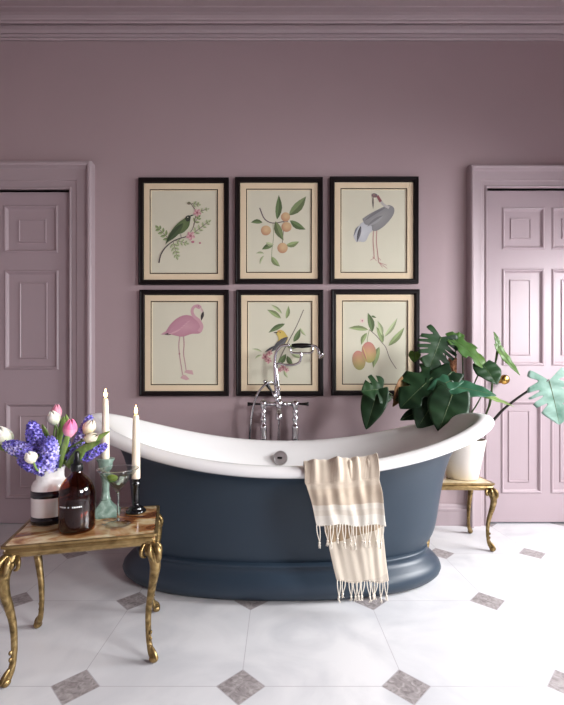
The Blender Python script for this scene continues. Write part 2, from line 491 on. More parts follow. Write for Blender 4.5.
# ================================================================= brass side tables
def cab_leg(ang, cx, cy, h):
    """cabriole leg standing at corner (cx,cy), swinging outwards along ang"""
    bm = bmesh.new()
    dx, dy = math.cos(ang), math.sin(ang)
    def at(r, z, s=0): return Vector((cx + dx * r - dy * s, cy + dy * r + dx * s, z))
    k = h / .38
    core = [(-.016, .352), (-.004, .338), (.012, .315), (.018, .285), (.013, .25), (.002, .205), (-.008, .155), (-.011, .105), (-.009, .065), (-.002, .035), (.008, .015)]
    tube(bm, [at(r, z * k) for r, z in core], [.019, .0195, .0185, .016, .0135, .0115, .0098, .0086, .008, .0095, .010], n=12, smoothk=4, up=(dx, dy, 0))
    # curled acanthus toe
    blob(bm, at(.012, .0125), .0125, (1.15, 1.15, 1), 12)
    tube(bm, [at(.0, .045), at(.014, .030), at(.022, .014), at(.017, .007)], [.005, .0075, .008, .004], n=8, smoothk=3)
    # knee scroll and leaves
    tube(bm, [at(.004, .352 * k), at(.026, .338 * k), at(.033, .315 * k), at(.025, .297 * k), at(.015, .305 * k), at(.017, .318 * k)], [.009, .011, .010, .008, .006, .004], n=8, smoothk=4)
    for s in (-1, 1):
        tube(bm, [at(.008, .35 * k, s * .010), at(.016, .335 * k, s * .019), at(.020, .315 * k, s * .017), at(.022, .295 * k, s * .008), at(.016, .27 * k, s * .004)], [.006, .008, .007, .005, .003], n=8, smoothk=4)
        tube(bm, [at(-.012, .352 * k, s * .010), at(-.006, .335 * k, s * .030), at(-.004, .318 * k, s * .030), at(.0, .312 * k, s * .018)], [.006, .007, .006, .003], n=8, smoothk=4)
        blob(bm, at(.004, .327 * k, s * .018), .009, (1, 1, 1.1), 8)
    for j, zz in enumerate((.285, .268, .252, .237, .222, .207, .193)):
        rr = .0265 - j * .0032
        blob(bm, at(rr, zz * k), .0065 - j * .0004, (1, 1, 1.3), 8)
    for zz in (.085, .066, .048):
        blob(bm, at(-.001, zz), .0055, (1, 1.1, 1.2), 8)
    for v in bm.verts:
        n_ = noise.noise_vector(v.co * 70)
        v.co += n_ * .0012
    return bm

def side_table(name, label, loc, rz, hx, hy, h, topm):
    t = thing(name, label, 'side table', loc, rz)
    bm = bmesh.new()
    # stepped and bowed brass apron moulding
    prof = [(-.030, h - .036), (-.012, h - .038), (-.008, h - .034), (-.008, h - .028), (-.002, h - .026), (.000, h - .020), (-.003, h - .014), (-.001, h - .010), (.004, h - .007), (.004, h - .001), (.002, h), (-.004, h), (-.005, h - .004)]
    rings = []
    for u, z in prof:
        r = []
        a, b_ = hx + u, hy + u
        q = .012
        for sx, sy, st in ((1, -1, -PI / 2), (1, 1, 0), (-1, 1, PI / 2), (-1, -1, PI)):
            for j in range(4):
                an = st + j * PI / 6
                r.append(Vector((sx * (a - q) + q * math.cos(an), sy * (b_ - q) + q * math.sin(an), z)))
        rings.append(r)
    loft(bm, rings)
    finish('apron_moulding', bm, M['goldedge'], t, sharp=.7)
    bm = bmesh.new()
    bevbox(bm, -hx + .0045, hx - .0045, -hy + .0045, hy - .0045, h - .02, h - .001, .0015)
    finish('tabletop', bm, topm, t, smooth=False)
    for sx in (-1, 1):
        for sy in (-1, 1):
            bm = cab_leg(math.atan2(sy, sx), sx * (hx - .016), sy * (hy - .016), h)
            finish('leg', bm, M['gold'], t, subsurf=1)
    return t
TL = side_table('side_table', 'ornate brass side table with brown veined onyx top holding flowers and candles', (-.592, CAMY + 1.300, 0), math.radians(15), .200, .150, .384, M['onyx'])
TR = side_table('side_table', 'small brass side table with pale stone top under the potted plant', (.905, CAMY + 2.17, 0), math.radians(-2), .170, .135, .340, M['onyxpale'])
# ================================================================= things on the brass table
TH = .384
M['ceramic'] = mat('white_ceramic', (236, 234, 232), .2, coat=.3)
M['band'] = mat('midnight_glaze', (20, 20, 32), .2, coat=.3)
M['amber'] = thin_glass('amber_glass', (206, 152, 88), .03)
M['soap'] = mat('amber_liquid', (64, 40, 16), .12, coat=.6)
M['blackp'] = mat('black_plastic', (14, 14, 15), .35)
M['white'] = mat('white_print', (232, 228, 220), .5)
M['verd'] = ramp_mat('verdigris_glaze', [(.3, (88, 112, 100)), (.55, (128, 148, 136)), (.75, (170, 186, 174))], scale=30, rough=.35, coat=.3, bump=.25)
M['blackg'] = mat('black_lacquer', (15, 15, 17), .18, coat=.5)
M['wax'] = mat('ivory_wax', (240, 226, 204), .45, sss=.3)
M['wick'] = mat('wick', (40, 30, 26), .9)
M['flame'] = mat('flame', (255, 200, 120), .9, emit=(255, 206, 130), estr=14)
M['glass'] = thin_glass('clear_glass', (244, 247, 247), .02)
M['rglass'] = mat('solid_glass', (250, 252, 252), .03, trans=1, ior=1.4)
M['drink'] = thin_glass('clear_drink', (236, 240, 226), .02, 1.4)
M['lime'] = mat('lime_flesh', (172, 190, 84), .4, sss=.2)
M['limerind'] = mat('lime_rind', (86, 120, 36), .4)
M['ice'] = mat('ice', (226, 230, 230), .12, sss=.2)

VASE = P(50.5, 524, 1.315); VASE.z = TH
t = thing('vase', 'white ceramic vase with two dark bands holding a spring bouquet', 'vase', VASE)
prof = [(.0, 0), (.050, 0), (.0545, .004), (.0545, .020), (.0545, .0201), (.0545, .088), (.0545, .0881), (.0545, .103), (.0545, .1031), (.0535, .118), (.048, .131), (.041, .138), (.0395, .146), (.0395, .164), (.042, .170), (.042, .176), (.038, .177), (.0355, .170), (.0355, .14), (.045, .12), (.045, .03), (.0, .02)]
bm = bmesh.new(); lathe(bm, prof, (0, 0, 0), 48, False, False)
finish('vase_body', bm, M['ceramic'], t, sharp=.9)
for z0_, z1_ in ((.003, .027), (.084, .107)):
    bm = bmesh.new()
    lathe(bm, [(.0535, z0_), (.0553, z0_ + .001), (.0553, z1_ - .001), (.0535, z1_)], (0, 0, 0), 48, False, False)
    finish('band', bm, M['band'], t)

BOT = P(77, 529, 1.235); BOT.z = TH
t = thing('bottle', 'brown glass pump bottle with black nozzle in front of the vase', 'bottle', BOT)
bm = bmesh.new()
lathe(bm, [(0.0, .004), (.030, .003), (.044, .0), (.0495, .004), (.051, .012), (.051, .100), (.0505, .112), (.048, .126), (.042, .142), (.032, .156), (.021, .166), (.0155, .172), (.0145, .182), (.0145, .190), (.0115, .190), (.0115, .17), (.028, .153), (.0395, .138), (.0455, .124), (.0475, .11), (.048, .10), (.048, .014), (.045, .006), (.0, .007)], (0, 0, 0), 56, False, False)
finish('glass_body', bm, M['amber'], t)
bm = bmesh.new()
lathe(bm, [(0, .0075), (.0455, .0075), (.0474, .016), (.0474, .096), (0, .0962)], (0, 0, 0), 48, False, False)
finish('liquid', bm, M['soap'], t)
bm = bmesh.new()
lathe(bm, [(.0, .178), (.0165, .178), (.0172, .180), (.0172, .197), (.0155, .2), (.010, .202), (.0095, .212), (.0075, .214), (.0070, .232), (.0050, .237), (0, .2375)], (0, 0, 0), 28, False, False)
tube(bm, [(.0, 0, .229), (-.002, .022, .229), (-.003, .034, .227), (-.004, .039, .220)], [.0055, .005, .0042, .0036], n=10, smoothk=4)
finish('pump', bm, M['blackp'], t)
bm = bmesh.new()
# the line of tiny lettering is only a row of specks at this size
x_ = -.034
pat = [3, 2, 3, 2, 0, 1, 0, 3, 2, 3, 3]
for i, wd in enumerate(pat):
    if wd:
        for sgm in range(2):
            a0 = x_ + sgm * .0015 * wd; a1 = a0 + .0011 * wd
            for (u0, u1) in ((a0, a1),):
                R_ = .0513
                v = [bm.verts.new((R_ * math.sin(u / R_ + .05), -R_ * math.cos(u / R_ + .05), z)) for u, z in ((u0, .0795), (u1, .0795), (u1, .0835), (u0, .0835))]
                bm.faces.new(v)
    x_ += .0060
tag(finish('lettering', bm, M['white'], t, smooth=False), 'thin line of tiny white lettering')
bm = bmesh.new(); tube(bm, [(0, 0, .178), (.002, 0, .14), (.004, 0, .099)], .0028, n=8, smoothk=2)
finish('dip_tube', bm, M['blackp'], t)

def candle(loc, h, r, label, z0):
    t = thing('taper_candle', label, 'candle', (loc.x, loc.y, z0))
    bm = bmesh.new(); lathe(bm, [(0, 0), (r * .98, 0), (r, .004), (r * .97, h * .4), (r * .80, h * .8), (r * .72, h - .008), (r * .62, h - .001), (r * .40, h + .001), (0, h - .003)], (0, 0, 0), 24, False, False)
    finish('wax_stick', bm, M['wax'], t)
    bm = bmesh.new(); tube(bm, [(0, 0, h - .004), (.0004, 0, h + .004), (.0012, 0, h + .009)], .0009, n=6, smoothk=2)
    finish('wick', bm, M['wick'], t)
    bm = bmesh.new(); lathe(bm, [(0, h + .003), (.0034, h + .006), (.0054, h + .011), (.0052, h + .016), (.0034, h + .024), (.0014, h + .031), (0, h + .036)], (0, 0, 0), 16, False, False)
    finish('flame', bm, M['flame'], t)
    return t

GC = P(105.5, 512, 1.385); GC.z = TH
t = thing('candlestick', 'pale green candlestick with square flared foot beside the martini glass', 'candlestick', GC)
bm = bmesh.new()
r45 = .0
prof = [(.001, 0), (.052, 0), (.053, .004), (.050, .010), (.036, .022), (.026, .034), (.020, .044), (.0165, .050), (.0175, .054), (.0135, .060), (.0115, .085), (.0125, .110), (.0150, .126), (.018, .134), (.013, .140), (.012, .146), (.018, .152), (.022, .160), (.0235, .176), (.029, .186), (.029, .190), (.0135, .190), (.0125, .186)]
rings = []
for r, z in prof:
    sq = max(0, min(1, (.056 - z) / .02))            # square foot, hexagonal shaft
    ring = []
    for i in range(32):
        a_ = 2 * PI * i / 32
        k = 1 / max(abs(math.cos(a_)), abs(math.sin(a_)))
        hx_ = math.cos(PI / 6) / math.cos((a_ % (PI / 3)) - PI / 6)
        f = (k * .86) * sq + hx_ * (1 - sq) if z < .13 else 1 * (z >= .15) + hx_ * (z < .15)
        ring.append(Vector((r * f * math.cos(a_ + .3), r * f * math.sin(a_ + .3), z)))
    rings.append(ring)
loft(bm, rings, True, True, True)
finish('stem', bm, M['verd'], t, sharp=.6)
candle(GC, .205, .0128, 'taller lit ivory candle in the pale green candlestick', TH + .187)

BC = P(136, 509, 1.415); BC.z = TH
t = thing('candlestick', 'short black candlestick with round foot at the corner of the brass table', 'candlestick', BC)
bm = bmesh.new()
lathe(bm, [(0, 0), (.033, 0), (.034, .004), (.031, .009), (.024, .012), (.025, .016), (.020, .021), (.0125, .024), (.0115, .03), (.0105, .06), (.0115, .088), (.0145, .094), (.0150, .100), (.0125, .103), (.0125, .112), (.0155, .113), (.0155, .116), (.0115, .116), (.0115, .112)], (0, 0, 0), 36, False, True)
finish('stem', bm, M['blackg'], t)
candle(BC, .222, .0140, 'shorter lit ivory candle in the black candlestick', TH + .1125)

MG = P(118, 523, 1.285); MG.z = TH
t = thing('martini_glass', 'martini glass with lime and ice beside the black candlestick', 'glass', MG)
bm = bmesh.new()
lathe(bm, [(0, 0), (.039, 0), (.040, .0015), (.036, .0035), (.015, .007), (.006, .0115), (0, .0115)], (0, 0, 0), 48, False, False)
finish('foot', bm, M['glass'], t)
bm = bmesh.new()
lathe(bm, [(0, .0117), (.0056, .0117), (.0035, .022), (.0032, .06), (.0034, .094), (.0055, .1015), (0, .1015)], (0, 0, 0), 48, False, False)
finish('stem', bm, M['rglass'], t)
bm = bmesh.new()
lathe(bm, [(0, .102), (.006, .103), (.016, .116), (.0612, .1735), (.0606, .1738), (.015, .1185), (.004, .109), (0, .108)], (0, 0, 0), 48, False, False)
finish('bowl', bm, M['glass'], t)
bm = bmesh.new()
lathe(bm, [(.0605, .1738), (.0615, .1732), (.0626, .1745), (.0620, .1760), (.0608, .1758), (.0605, .1738)], (0, 0, 0), 48, False, False)
tag(finish('rim', bm, M['rglass'], t), 'bright rim of the glass')
bm = bmesh.new()
lathe(bm, [(0, .1095), (.0038, .1105), (.0145, .1205), (.0440, .157), (0, .1572)], (0, 0, 0), 40, False, False)
finish('drink', bm, M['drink'], t)
lw = thing('lime_wedge', 'green lime wedge floating in the martini glass', 'lime', (MG.x - .012, MG.y - .012, TH + .149))
lw.rotation_euler = (.3, .25, .4)
bm = bmesh.new(); blob(bm, (0, 0, 0), .013, (1.3, .55, .8), 14); finish('flesh', bm, M['lime'], lw)
bm = bmesh.new(); tube(bm, [(-.015, -.002, .002), (-.009, -.001, -.009), (0, 0, -.0125), (.009, -.001, -.009), (.015, -.002, .002)], [.002, .003, .003, .003, .002], n=8, smoothk=4); finish('rind', bm, M['limerind'], lw)
for i, (dx, dy, dz, rz_, lab) in enumerate(((.012, -.003, .142, .3, 'upper ice cube in the martini glass beside the lime wedge'), (-.001, .004, .130, .9, 'ice cube sunk at the bottom of the martini glass'))):
    bm = bmesh.new(); bevbox(bm, -.0085, .0085, -.0085, .0085, -.008, .008, .002)
    o = finish('ice_cube', bm, M['ice'], None, smooth=False); o.location = (MG.x + dx, MG.y + dy, TH + dz); o.rotation_euler = (.4, .3, rz_); tag(o, lab, 'ice', 'ice cubes in the drink')
    o.scale = (.85 - .2 * i,) * 3

# ================================================================= bath tap standing behind the rim
D = 2.345
def C(px, py, d=D): return P(px, py, d)
tap = thing('bath_tap', 'floor-standing chrome bath tap with black levers behind the bathtub', 'tap', (C(279, 500).x, C(279, 500).y, 0))
tl = Vector(tap.location)
def L_(v): return Vector(v) - tl
zc = C(0, 404).z
for px in (263.5, 295.3):
    b0 = C(px, 404) - tl
    bm = bmesh.new()
    top = b0.z
    prof = [(0, 0), (.034, 0), (.035, .006), (.022, .012), (.016, .03), (.016, top - .30), (.016, top - .20), (.021, top - .206), (.021, top - .198), (.020, top - .190), (.020, top - .140), (.022, top - .134), (.022, top - .126), (.013, top - .118), (.014, top - .100), (.019, top - .092), (.019, top - .082), (.013, top - .074), (.015, top - .056), (.018, top - .048), (.014, top - .040), (.013, top - .028), (.019, top - .018), (.021, top - .006), (.022, top + .004), (.018, top + .016), (.010, top + .022), (.006, top + .026), (0, top + .028)]
    lathe(bm, prof, (b0.x, b0.y, 0), 24, False, False)
    finish('standpipe', bm, M['chrome'], tap)
bm = bmesh.new()
a0, a1 = C(263.5, 404) - tl, C(295.3, 404) - tl
tube(bm, [a0, a1], .0115, n=16, smoothk=0)
for fx in (.18, .34, .66, .82): blob(bm, a0.lerp(a1, fx), .0135, (.5, 1, 1), 14)
mid = C(279, 404) - tl
lathe(bm, [(0, -.05), (.013, -.05), (.016, -.035), (.012, -.028), (.022, -.014), (.023, .012), (.016, .022), (.011, .030), (.013, .040), (.010, .05), (0, .051)], mid, 24, False, False)
finish('crossbar', bm, M['chrome'], tap)
for px0, px1, s in ((261, 247.5, -1), (298, 308.5, 1)):
    bm = bmesh.new(); p0, p1 = C(px0, 404) - tl, C(px1, 404) - tl
    tube(bm, [p0, p0.lerp(p1, .5), p1], [.0055, .0075, .0115], n=14, smoothk=4)
    tag(finish('lever', bm, M['blackh'], tap), 'black tap lever')
# spout
bm = bmesh.new()
sp = C(279, 408) - tl
tube(bm, [sp + Vector((0, 0, 0)), sp + Vector((0, -.03, -.006)), sp + Vector((0, -.060, -.020)), sp + Vector((0, -.068, -.040))], [.014, .013, .013, .016], n=16, smoothk=5)
lathe(bm, [(0, -.020), (.019, -.020), (.020, -.016), (.018, .012), (.010, .02), (0, .02)], sp + Vector((0, -.068, -.040)), 20, False, False)
finish('spout', bm, M['chrome'], tap)
# chain and riser to the floor
bm = bmesh.new(); tube(bm, [sp + Vector((.0, .02, 0)), Vector((sp.x, sp.y + .02, .02))], .0045, n=10, smoothk=0); finish('waste_rod', bm, M['chrome'], tap)
# diverter lever
bm = bmesh.new()
d0, d1 = C(277, 399, D - .03) - tl, C(265.5, 382.5, D - .05) - tl
tube(bm, [d0, d0.lerp(d1, .45)], [.009, .006], n=12, smoothk=0); blob(bm, d0, .015, (1, 1, 1), 14)
finish('diverter_stem', bm, M['chrome'], tap)
bm = bmesh.new(); blob(bm, d1 + Vector((-.004, 0, .006)), .0095, (1, 1, 1), 12); finish('diverter_cap', bm, M['chrome'], tap)
bm = bmesh.new(); tube(bm, [d0.lerp(d1, .35), d0.lerp(d1, .7), d1], [.0055, .009, .0135], n=14, smoothk=4); tag(finish('diverter_lever', bm, M['blackh'], tap), 'black diverter lever')
# riser with cradle
bm = bmesh.new()
tube(bm, [C(279, 398) - tl, C(278.6, 388) - tl, C(277, 375) - tl, C(276.3, 366) - tl, C(279, 363.5) - tl, C(285, 364.8) - tl, C(293, 364.8) - tl, C(299, 362.5) - tl, C(301, 357) - tl, C(301, 352.5) - tl], .0072, n=12, smoothk=5)
blob(bm, C(278.6, 389) - tl, .0135, (1, 1, .7), 14); blob(bm, C(278, 381) - tl, .0115, (1, 1, .7), 14)
# two curled forks that hold the hand shower
tube(bm, [C(291, 346.5) - tl, C(290.5, 351) - tl, C(293, 353) - tl, C(301, 353) - tl, C(309, 353) - tl, C(312.5, 351) - tl, C(312.5, 345) - tl], .0062, n=10, smoothk=5)
finish('cradle', bm, M['chrome'], tap)
bm = bmesh.new()
tube(bm, [C(277, 398, D + .0) - tl, C(275.4, 386) - tl, C(274.8, 370) - tl, C(274.8, 360) - tl, C(276.2, 352) - tl, C(279.5, 347.5) - tl, C(284, 345.4) - tl, C(290, 345) - tl], .0085, n=12, smoothk=5)
finish('riser_pipe', bm, M['chrome'], tap)
hs = thing('hand_shower', 'chrome hand shower with black grip resting on the tap cradle', 'hand shower', C(300, 345, D - .012))
hl = Vector(hs.location)
bm = bmesh.new()
g0, g1 = C(291.5, 345.6, D - .012) - hl, C(311, 345.6, D - .012) - hl
tube(bm, [g0, g0.lerp(g1, .2), g0.lerp(g1, .5), g0.lerp(g1, .8), g1], [.009, .0135, .0148, .0135, .009], n=18, smoothk=4)
tag(finish('grip', bm, M['blackh'], hs), 'black shower grip')
bm = bmesh.new()
tube(bm, [g1, C(315, 346, D - .012) - hl, C(318, 349, D - .014) - hl, C(319, 353, D - .016) - hl], [.008, .0065, .006, .008], n=12, smoothk=4)
hc = C(319.5, 354, D - .016) - hl
axis = Vector((.55, -.55, -.65)).normalized()
finish('shower_neck', bm, M['chrome'], hs); bm = bmesh.new()
q = Vector((0, 0, 1)).rotation_difference(axis).to_matrix().to_4x4()
b2 = bmesh.new(); lathe(b2, [(0, -.008), (.008, -.008), (.009, .004), (.013, .012), (.020, .018), (.021, .023), (.016, .025), (0, .025)], (0, 0, 0), 24, False, False)
bmesh.ops.transform(b2, matrix=Matrix.Translation(hc) @ q, verts=b2.verts); me_ = bpy.data.meshes.new('x'); b2.to_mesh(me_); b2.free(); bm.from_mesh(me_); bpy.data.meshes.remove(me_)
finish('shower_head', bm, M['chrome'], hs)
bm = bmesh.new()
tube(bm, [C(276, 385, D - .02) - hl, C(271.5, 382.3, D - .045) - hl, C(266, 384, D - .06) - hl, C(258, 393, D - .06) - hl, C(253, 408, D - .05) - hl, C(250.5, 425, D - .03) - hl, C(249.5, 442, D) - hl, C(250, 465, D + .01) - hl, C(262, 490, D + .02) - hl, C(276, 470, D + .03) - hl, C(279.5, 404, D + .025) - hl], .0062, n=10, smoothk=7)
M['hose'] = mat('chrome_hose', (190, 190, 194), .22, metal=1)
tag(finish('hose', bm, M['hose'], hs), 'flexible chrome hose')

# ================================================================= towel over the near rim
def towel_mat():
    m = mat('striped_cotton', rough=.9, sheen=.3)
    nt = m.node_tree; L = nt.links.new; N = nt.nodes.new
    b = nt.nodes['Principled BSDF']
    uv = N('ShaderNodeUVMap'); uv.uv_map = 'weave'
    sp = N('ShaderNodeSeparateXYZ'); L(uv.outputs[0], sp.inputs[0])
    n = N('ShaderNodeTexNoise'); n.inputs['Scale'].default_value = 6; L(uv.outputs[0], n.inputs['Vector'])
    r = N('ShaderNodeValToRGB'); cr = r.color_ramp; cr.interpolation = 'CONSTANT'
    cr.elements[0].position = 0; cr.elements[0].color = lin((214, 202, 186))
    cr.elements[1].position = .02; cr.elements[1].color = lin((226, 214, 196))
    for p_, c_ in ((.15, (226, 214, 196)), (.24, (176, 152, 122)), (.305, (206, 186, 160)), (.42, (216, 198, 176)), (.5, (216, 200, 180)),
                   (.56, (212, 194, 172)), (.74, (238, 230, 216)), (.80, (232, 222, 206)), (.86, (240, 234, 222)), (.97, (224, 212, 194))):
        e = cr.elements.new(p_); e.color = lin(c_)
    L(sp.outputs[1], r.inputs[0])
    # fine check in the weave
    def wave(out, sc):
        w_ = N('ShaderNodeMath'); w_.operation = 'SINE'; mm = N('ShaderNodeMath'); mm.operation = 'MULTIPLY'; L(out, mm.inputs[0]); mm.inputs[1].default_value = sc; L(mm.outputs[0], w_.inputs[0]); return w_.outputs[0]
    ad = N('ShaderNodeMath'); ad.operation = 'ADD'; L(wave(sp.outputs[0], 420), ad.inputs[0]); L(wave(sp.outputs[1], 1300), ad.inputs[1])
    mr = N('ShaderNodeMapRange'); mr.inputs[1].default_value = -2; mr.inputs[2].default_value = 2; mr.inputs[3].default_value = .76; mr.inputs[4].default_value = .86; L(ad.outputs[0], mr.inputs[0])
    mx = N('ShaderNodeVectorMath'); mx.operation = 'SCALE'; L(r.outputs[0], mx.inputs[0]); L(mr.outputs[0], mx.inputs['Scale'])
    L(mx.outputs[0], b.inputs['Base Color'])
    bp = N('ShaderNodeBump'); bp.inputs['Strength'].default_value = .3; bp.inputs['Distance'].default_value = .001; L(ad.outputs[0], bp.inputs['Height']); L(bp.outputs[0], b.inputs['Normal'])
    return m
M['towel'] = towel_mat()
M['tassel'] = mat('cotton_tassel', (232, 224, 210), .9, sheen=.3)
TX, TY = 0.04, TCY
def rimpt(x, b, z, a=.916):
    u = min(.999, abs((x - TX) / a))
    return TY - b * (1 - u ** NS) ** (1 / NS), z + SAG * u ** 2.05
towel = thing('towel', 'beige and cream striped fringed towel draped over the near rim of the bathtub', 'towel', (.24, TY - .40, 0))
tw = Vector(towel.location)
def towel_sheet(x0t, x1t, x0b, x1b, zb0, zb1, off, vmap, fold_amp, seed, inside):
    """columns across w in 0..1, rows down from the inside of the bath over the rim to the hem"""
    W, NW = 56, 14
    rows = []
    R = lambda x: rimpt(x, .402, .505)
    for j in range(W + 1):
        w_ = j / W
        xt = x0t + (x1t - x0t) * w_
        xb = x0b + (x1b - x0b) * w_
        col = []
        def fold(s):
            g = math.sin(w_ * 23 + seed - s * .8) * .45 + math.sin(w_ * 41 + seed * 2.3 + s * 1.6) * .35 + math.sin(w_ * 9 + seed + s) * .4
            g += .5 * noise.noise(Vector((w_ * 5 + seed, s * 2.2, seed)))
            return g - 1.1 * math.exp(-((w_ - .82 + .10 * s) / .05) ** 2) * max(0, 1 - s * .9)
        # inside part (from deep to rim top)
        ins = [(-.118, inside), (-.098, inside * .55), (-.074, .004), (-.058, .024 + off), (-.036, .034 + off), (-.014, .038 + off), (-.002, .030 + off), (.006 + off, .012), (.010 + off, -.008), (.010 + off, -.024)]
        for q_, (dy, dz) in enumerate(ins):
            y, z = R(xt)
            f = fold(0)
            lift = .009 * max(-.6, f) * min(1, q_ / 3)
            col.append(Vector((xt + .004 * f, y - dy - lift, z + dz - .008 * 0 + lift * .8)))
        y, z = R(xt)
        ztop = z - .024
        zb = zb0 + (zb1 - zb0) * w_ + .004 * math.sin(w_ * 12 + seed)
        for i in range(1, 25):
            s = i / 24
            x = xt + (xb - xt) * s
            f = fold(s * 1.5)
            amp = fold_amp * (1 - s * .6) * min(1, .05 + s * 3.2)
            col.append(Vector((x + .004 * math.sin(s * 5 + w_ * 7) * s, y - .010 - off - amp * (f * .5 + .62) - .004 * s, ztop + (zb - ztop) * s)))
        rows.append(col)
    bm = bmesh.new()
    uvl = bm.loops.layers.uv.new('weave')
    n = len(rows[0])
    # arc lengths for the stripes
    V = [[bm.verts.new(p - tw) for p in c] for c in rows]
    def vv(j, i):
        return vmap(j / W, i / (n - 1))
    for j in range(W):
        for i in range(n - 1):
            f = bm.faces.new((V[j][i], V[j + 1][i], V[j + 1][i + 1], V[j][i + 1]))
            for lp, (jj, ii) in zip(f.loops, ((j, i), (j + 1, i), (j + 1, i + 1), (j, i + 1))):
                lp[uvl].uv = (jj / W, vv(jj, ii))
    return bm, rows
def hemmap(a, b, skew=0):
    return lambda w_, s: a + (b - a) * max(0, (s - .29) / .71) + skew * (w_ - .5) * (s > .29)
bm, lower = towel_sheet(.118, .346, .207, .392, .135, .128, .000, lambda w_, s: .5 - .48 * max(0, (s - .29) / .71) - .07 * (w_ - .5) * (s > .5) , .012, 1.3, -.10)
o = finish('under_layer', bm, M['towel'], towel, subsurf=1)
sm = o.modifiers.new('Solid', 'SOLIDIFY'); sm.thickness = .0016; sm.offset = 0
bm, upper = towel_sheet(.094, .352, .136, .378, .338, .330, .012, lambda w_, s: .5 + .48 * max(0, (s - .29) / .71), .021, 4.1, -.08)
o = finish('upper_layer', bm, M['towel'], towel, subsurf=1)
sm = o.modifiers.new('Solid', 'SOLIDIFY'); sm.thickness = .0016; sm.offset = 0
random.seed(11)
def tassels(cols, n, ln):
    for i in range(n):
        w_ = (i + .45 + random.uniform(-.18, .18)) / n
        c = cols[int(w_ * (len(cols) - 1))][-1] - tw
        bm = bmesh.new()
        dx = random.uniform(-.006, .006); l2 = ln * random.uniform(.85, 1.12)
        for s in (-1, 1):
            tube(bm, [c + Vector((s * .005, 0, .003)), c + Vector((s * .005 + dx * .4, -.002, -l2 * .28)), c + Vector((s * .0015 + dx, -.002, -l2 * .62)), c + Vector((dx, -.002, -l2 * .72))], .0017, n=6, smoothk=4)
        k = c + Vector((dx, -.002, -l2 * .76)); blob(bm, k, .0042, (1, 1, 1.1), 8)
        for q_ in range(4):
            tube(bm, [k, k + Vector((random.uniform(-.004, .004), random.uniform(-.003, .003), -l2 * .14)), k + Vector((random.uniform(-.007, .007), random.uniform(-.004, .004), -l2 * .26))], [.0018, .0014, .0008], n=5, smoothk=2)
        finish('tassel', bm, M['tassel'], towel)
tassels(lower, 11, .066)
tassels(upper, 12, .074)
# ================================================================= six framed natural history prints
class Ink:
    def __init__(s, bm, layer, org):
        s.bm, s.l, s.o, s.k = bm, layer, org, 0
    def pt(s, x, y):
        p = PW(x, y); return Vector((p.x - s.o.x, -.0006 - s.k * .00004, p.z - s.o.z))
    def face(s, pts, cols):
        v = [s.bm.verts.new(s.pt(*p)) for p in pts]
        try: f = s.bm.faces.new(v)
        except ValueError: return
        f.material_index = 1
        for lp, c in zip(f.loops, cols):
            g = sum(c) / 3
            lp[s.l] = lin([(v * .74 + g * .26) * .86 + pv * .14 for v, pv in zip(c, (212, 209, 188))])
    def poly(s, pts, c, c2=None):
        n = len(pts); cx = sum(p[0] for p in pts) / n; cy = sum(p[1] for p in pts) / n
        c2 = c2 or c
        for i in range(n):
            s.face([(cx, cy), pts[i], pts[(i + 1) % n]], [c2, c, c])
        s.k += 1
    def smooth(s, pts, c, c2=None):
        q = catmull([Vector((x, y, 0)) for x, y in pts + [pts[0]]], 4)[:-1]
        s.poly([(p.x, p.y) for p in q], c, c2)
    def leaf(s, b, t, w, c, c2=None, bend=0):
        b, t = Vector(b), Vector(t); d = t - b; nrm = Vector((-d.y, d.x)).normalized()
        c2 = c2 or tuple(min(255, int(v * 1.25 + 10)) for v in c)
        m = [b + d * k + nrm * bend * math.sin(k * PI) for k in (0, .12, .3, .5, .7, .87, 1)]
        ww = [0, .5, .9, 1, .75, .35, 0]
        for sd, cc in ((1, c), (-1, c2)):
            for i in range(6):
                a_, e_ = m[i], m[i + 1]
                p1, p2 = e_ + nrm * sd * ww[i + 1] * w / 2, a_ + nrm * sd * ww[i] * w / 2
                pts = [tuple(a_), tuple(e_), tuple(p1), tuple(p2)]
                if i == 0: pts = pts[:3]
                if i == 5: pts = [pts[0], pts[1], pts[3]]
                s.face(pts, [cc] * 4)
        s.k += 1
    def stroke(s, pts, w, c, w1=None):
        q = catmull([Vector((x, y, 0)) for x, y in pts], 5); w1 = w if w1 is None else w1
        n = len(q); L = []
        for i, p in enumerate(q):
            d = (q[min(i + 1, n - 1)] - q[max(i - 1, 0)]).normalized(); nn = Vector((-d.y, d.x, 0)); h = (w + (w1 - w) * i / (n - 1)) / 2
            L.append(((p + nn * h)[:2], (p - nn * h)[:2]))
        for a_, e_ in zip(L[:-1], L[1:]): s.face([a_[0], e_[0], e_[1], a_[1]], [c] * 4)
        s.k += 1
    def oval(s, x, y, rx, ry, rot, ct, cb, cm=None):
        cr, sr = math.cos(rot), math.sin(rot)
        cm = cm or tuple((a + b_) // 2 for a, b_ in zip(ct, cb))
        P_ = []; cs = []
        for i in range(20):
            a_ = 2 * PI * i / 20; u, v = rx * math.cos(a_), ry * math.sin(a_)
            P_.append((x + u * cr - v * sr, y + u * sr + v * cr)); k = (math.sin(a_) + 1) / 2
            cs.append(tuple(int(a0 + (b0 - a0) * k) for a0, b0 in zip(ct, cb)))
        for i in range(20):
            j = (i + 1) % 20; s.face([(x, y), P_[i], P_[j]], [cm, cs[i], cs[j]])
        s.k += 1
    def flower(s, x, y, r, c, c2=(236, 200, 190), n=5):
        for i in range(n):
            a_ = 2 * PI * i / n + .4; s.oval(x + math.cos(a_) * r * .55, y + math.sin(a_) * r * .55, r * .5, r * .38, a_, c, c2)
        s.oval(x, y, r * .28, r * .28, 0, (160, 60, 90), (170, 80, 90))
G1, G2, G3 = (66, 92, 44), (110, 132, 72), (140, 156, 104)
BR, PK = (88, 70, 66), (198, 96, 124)
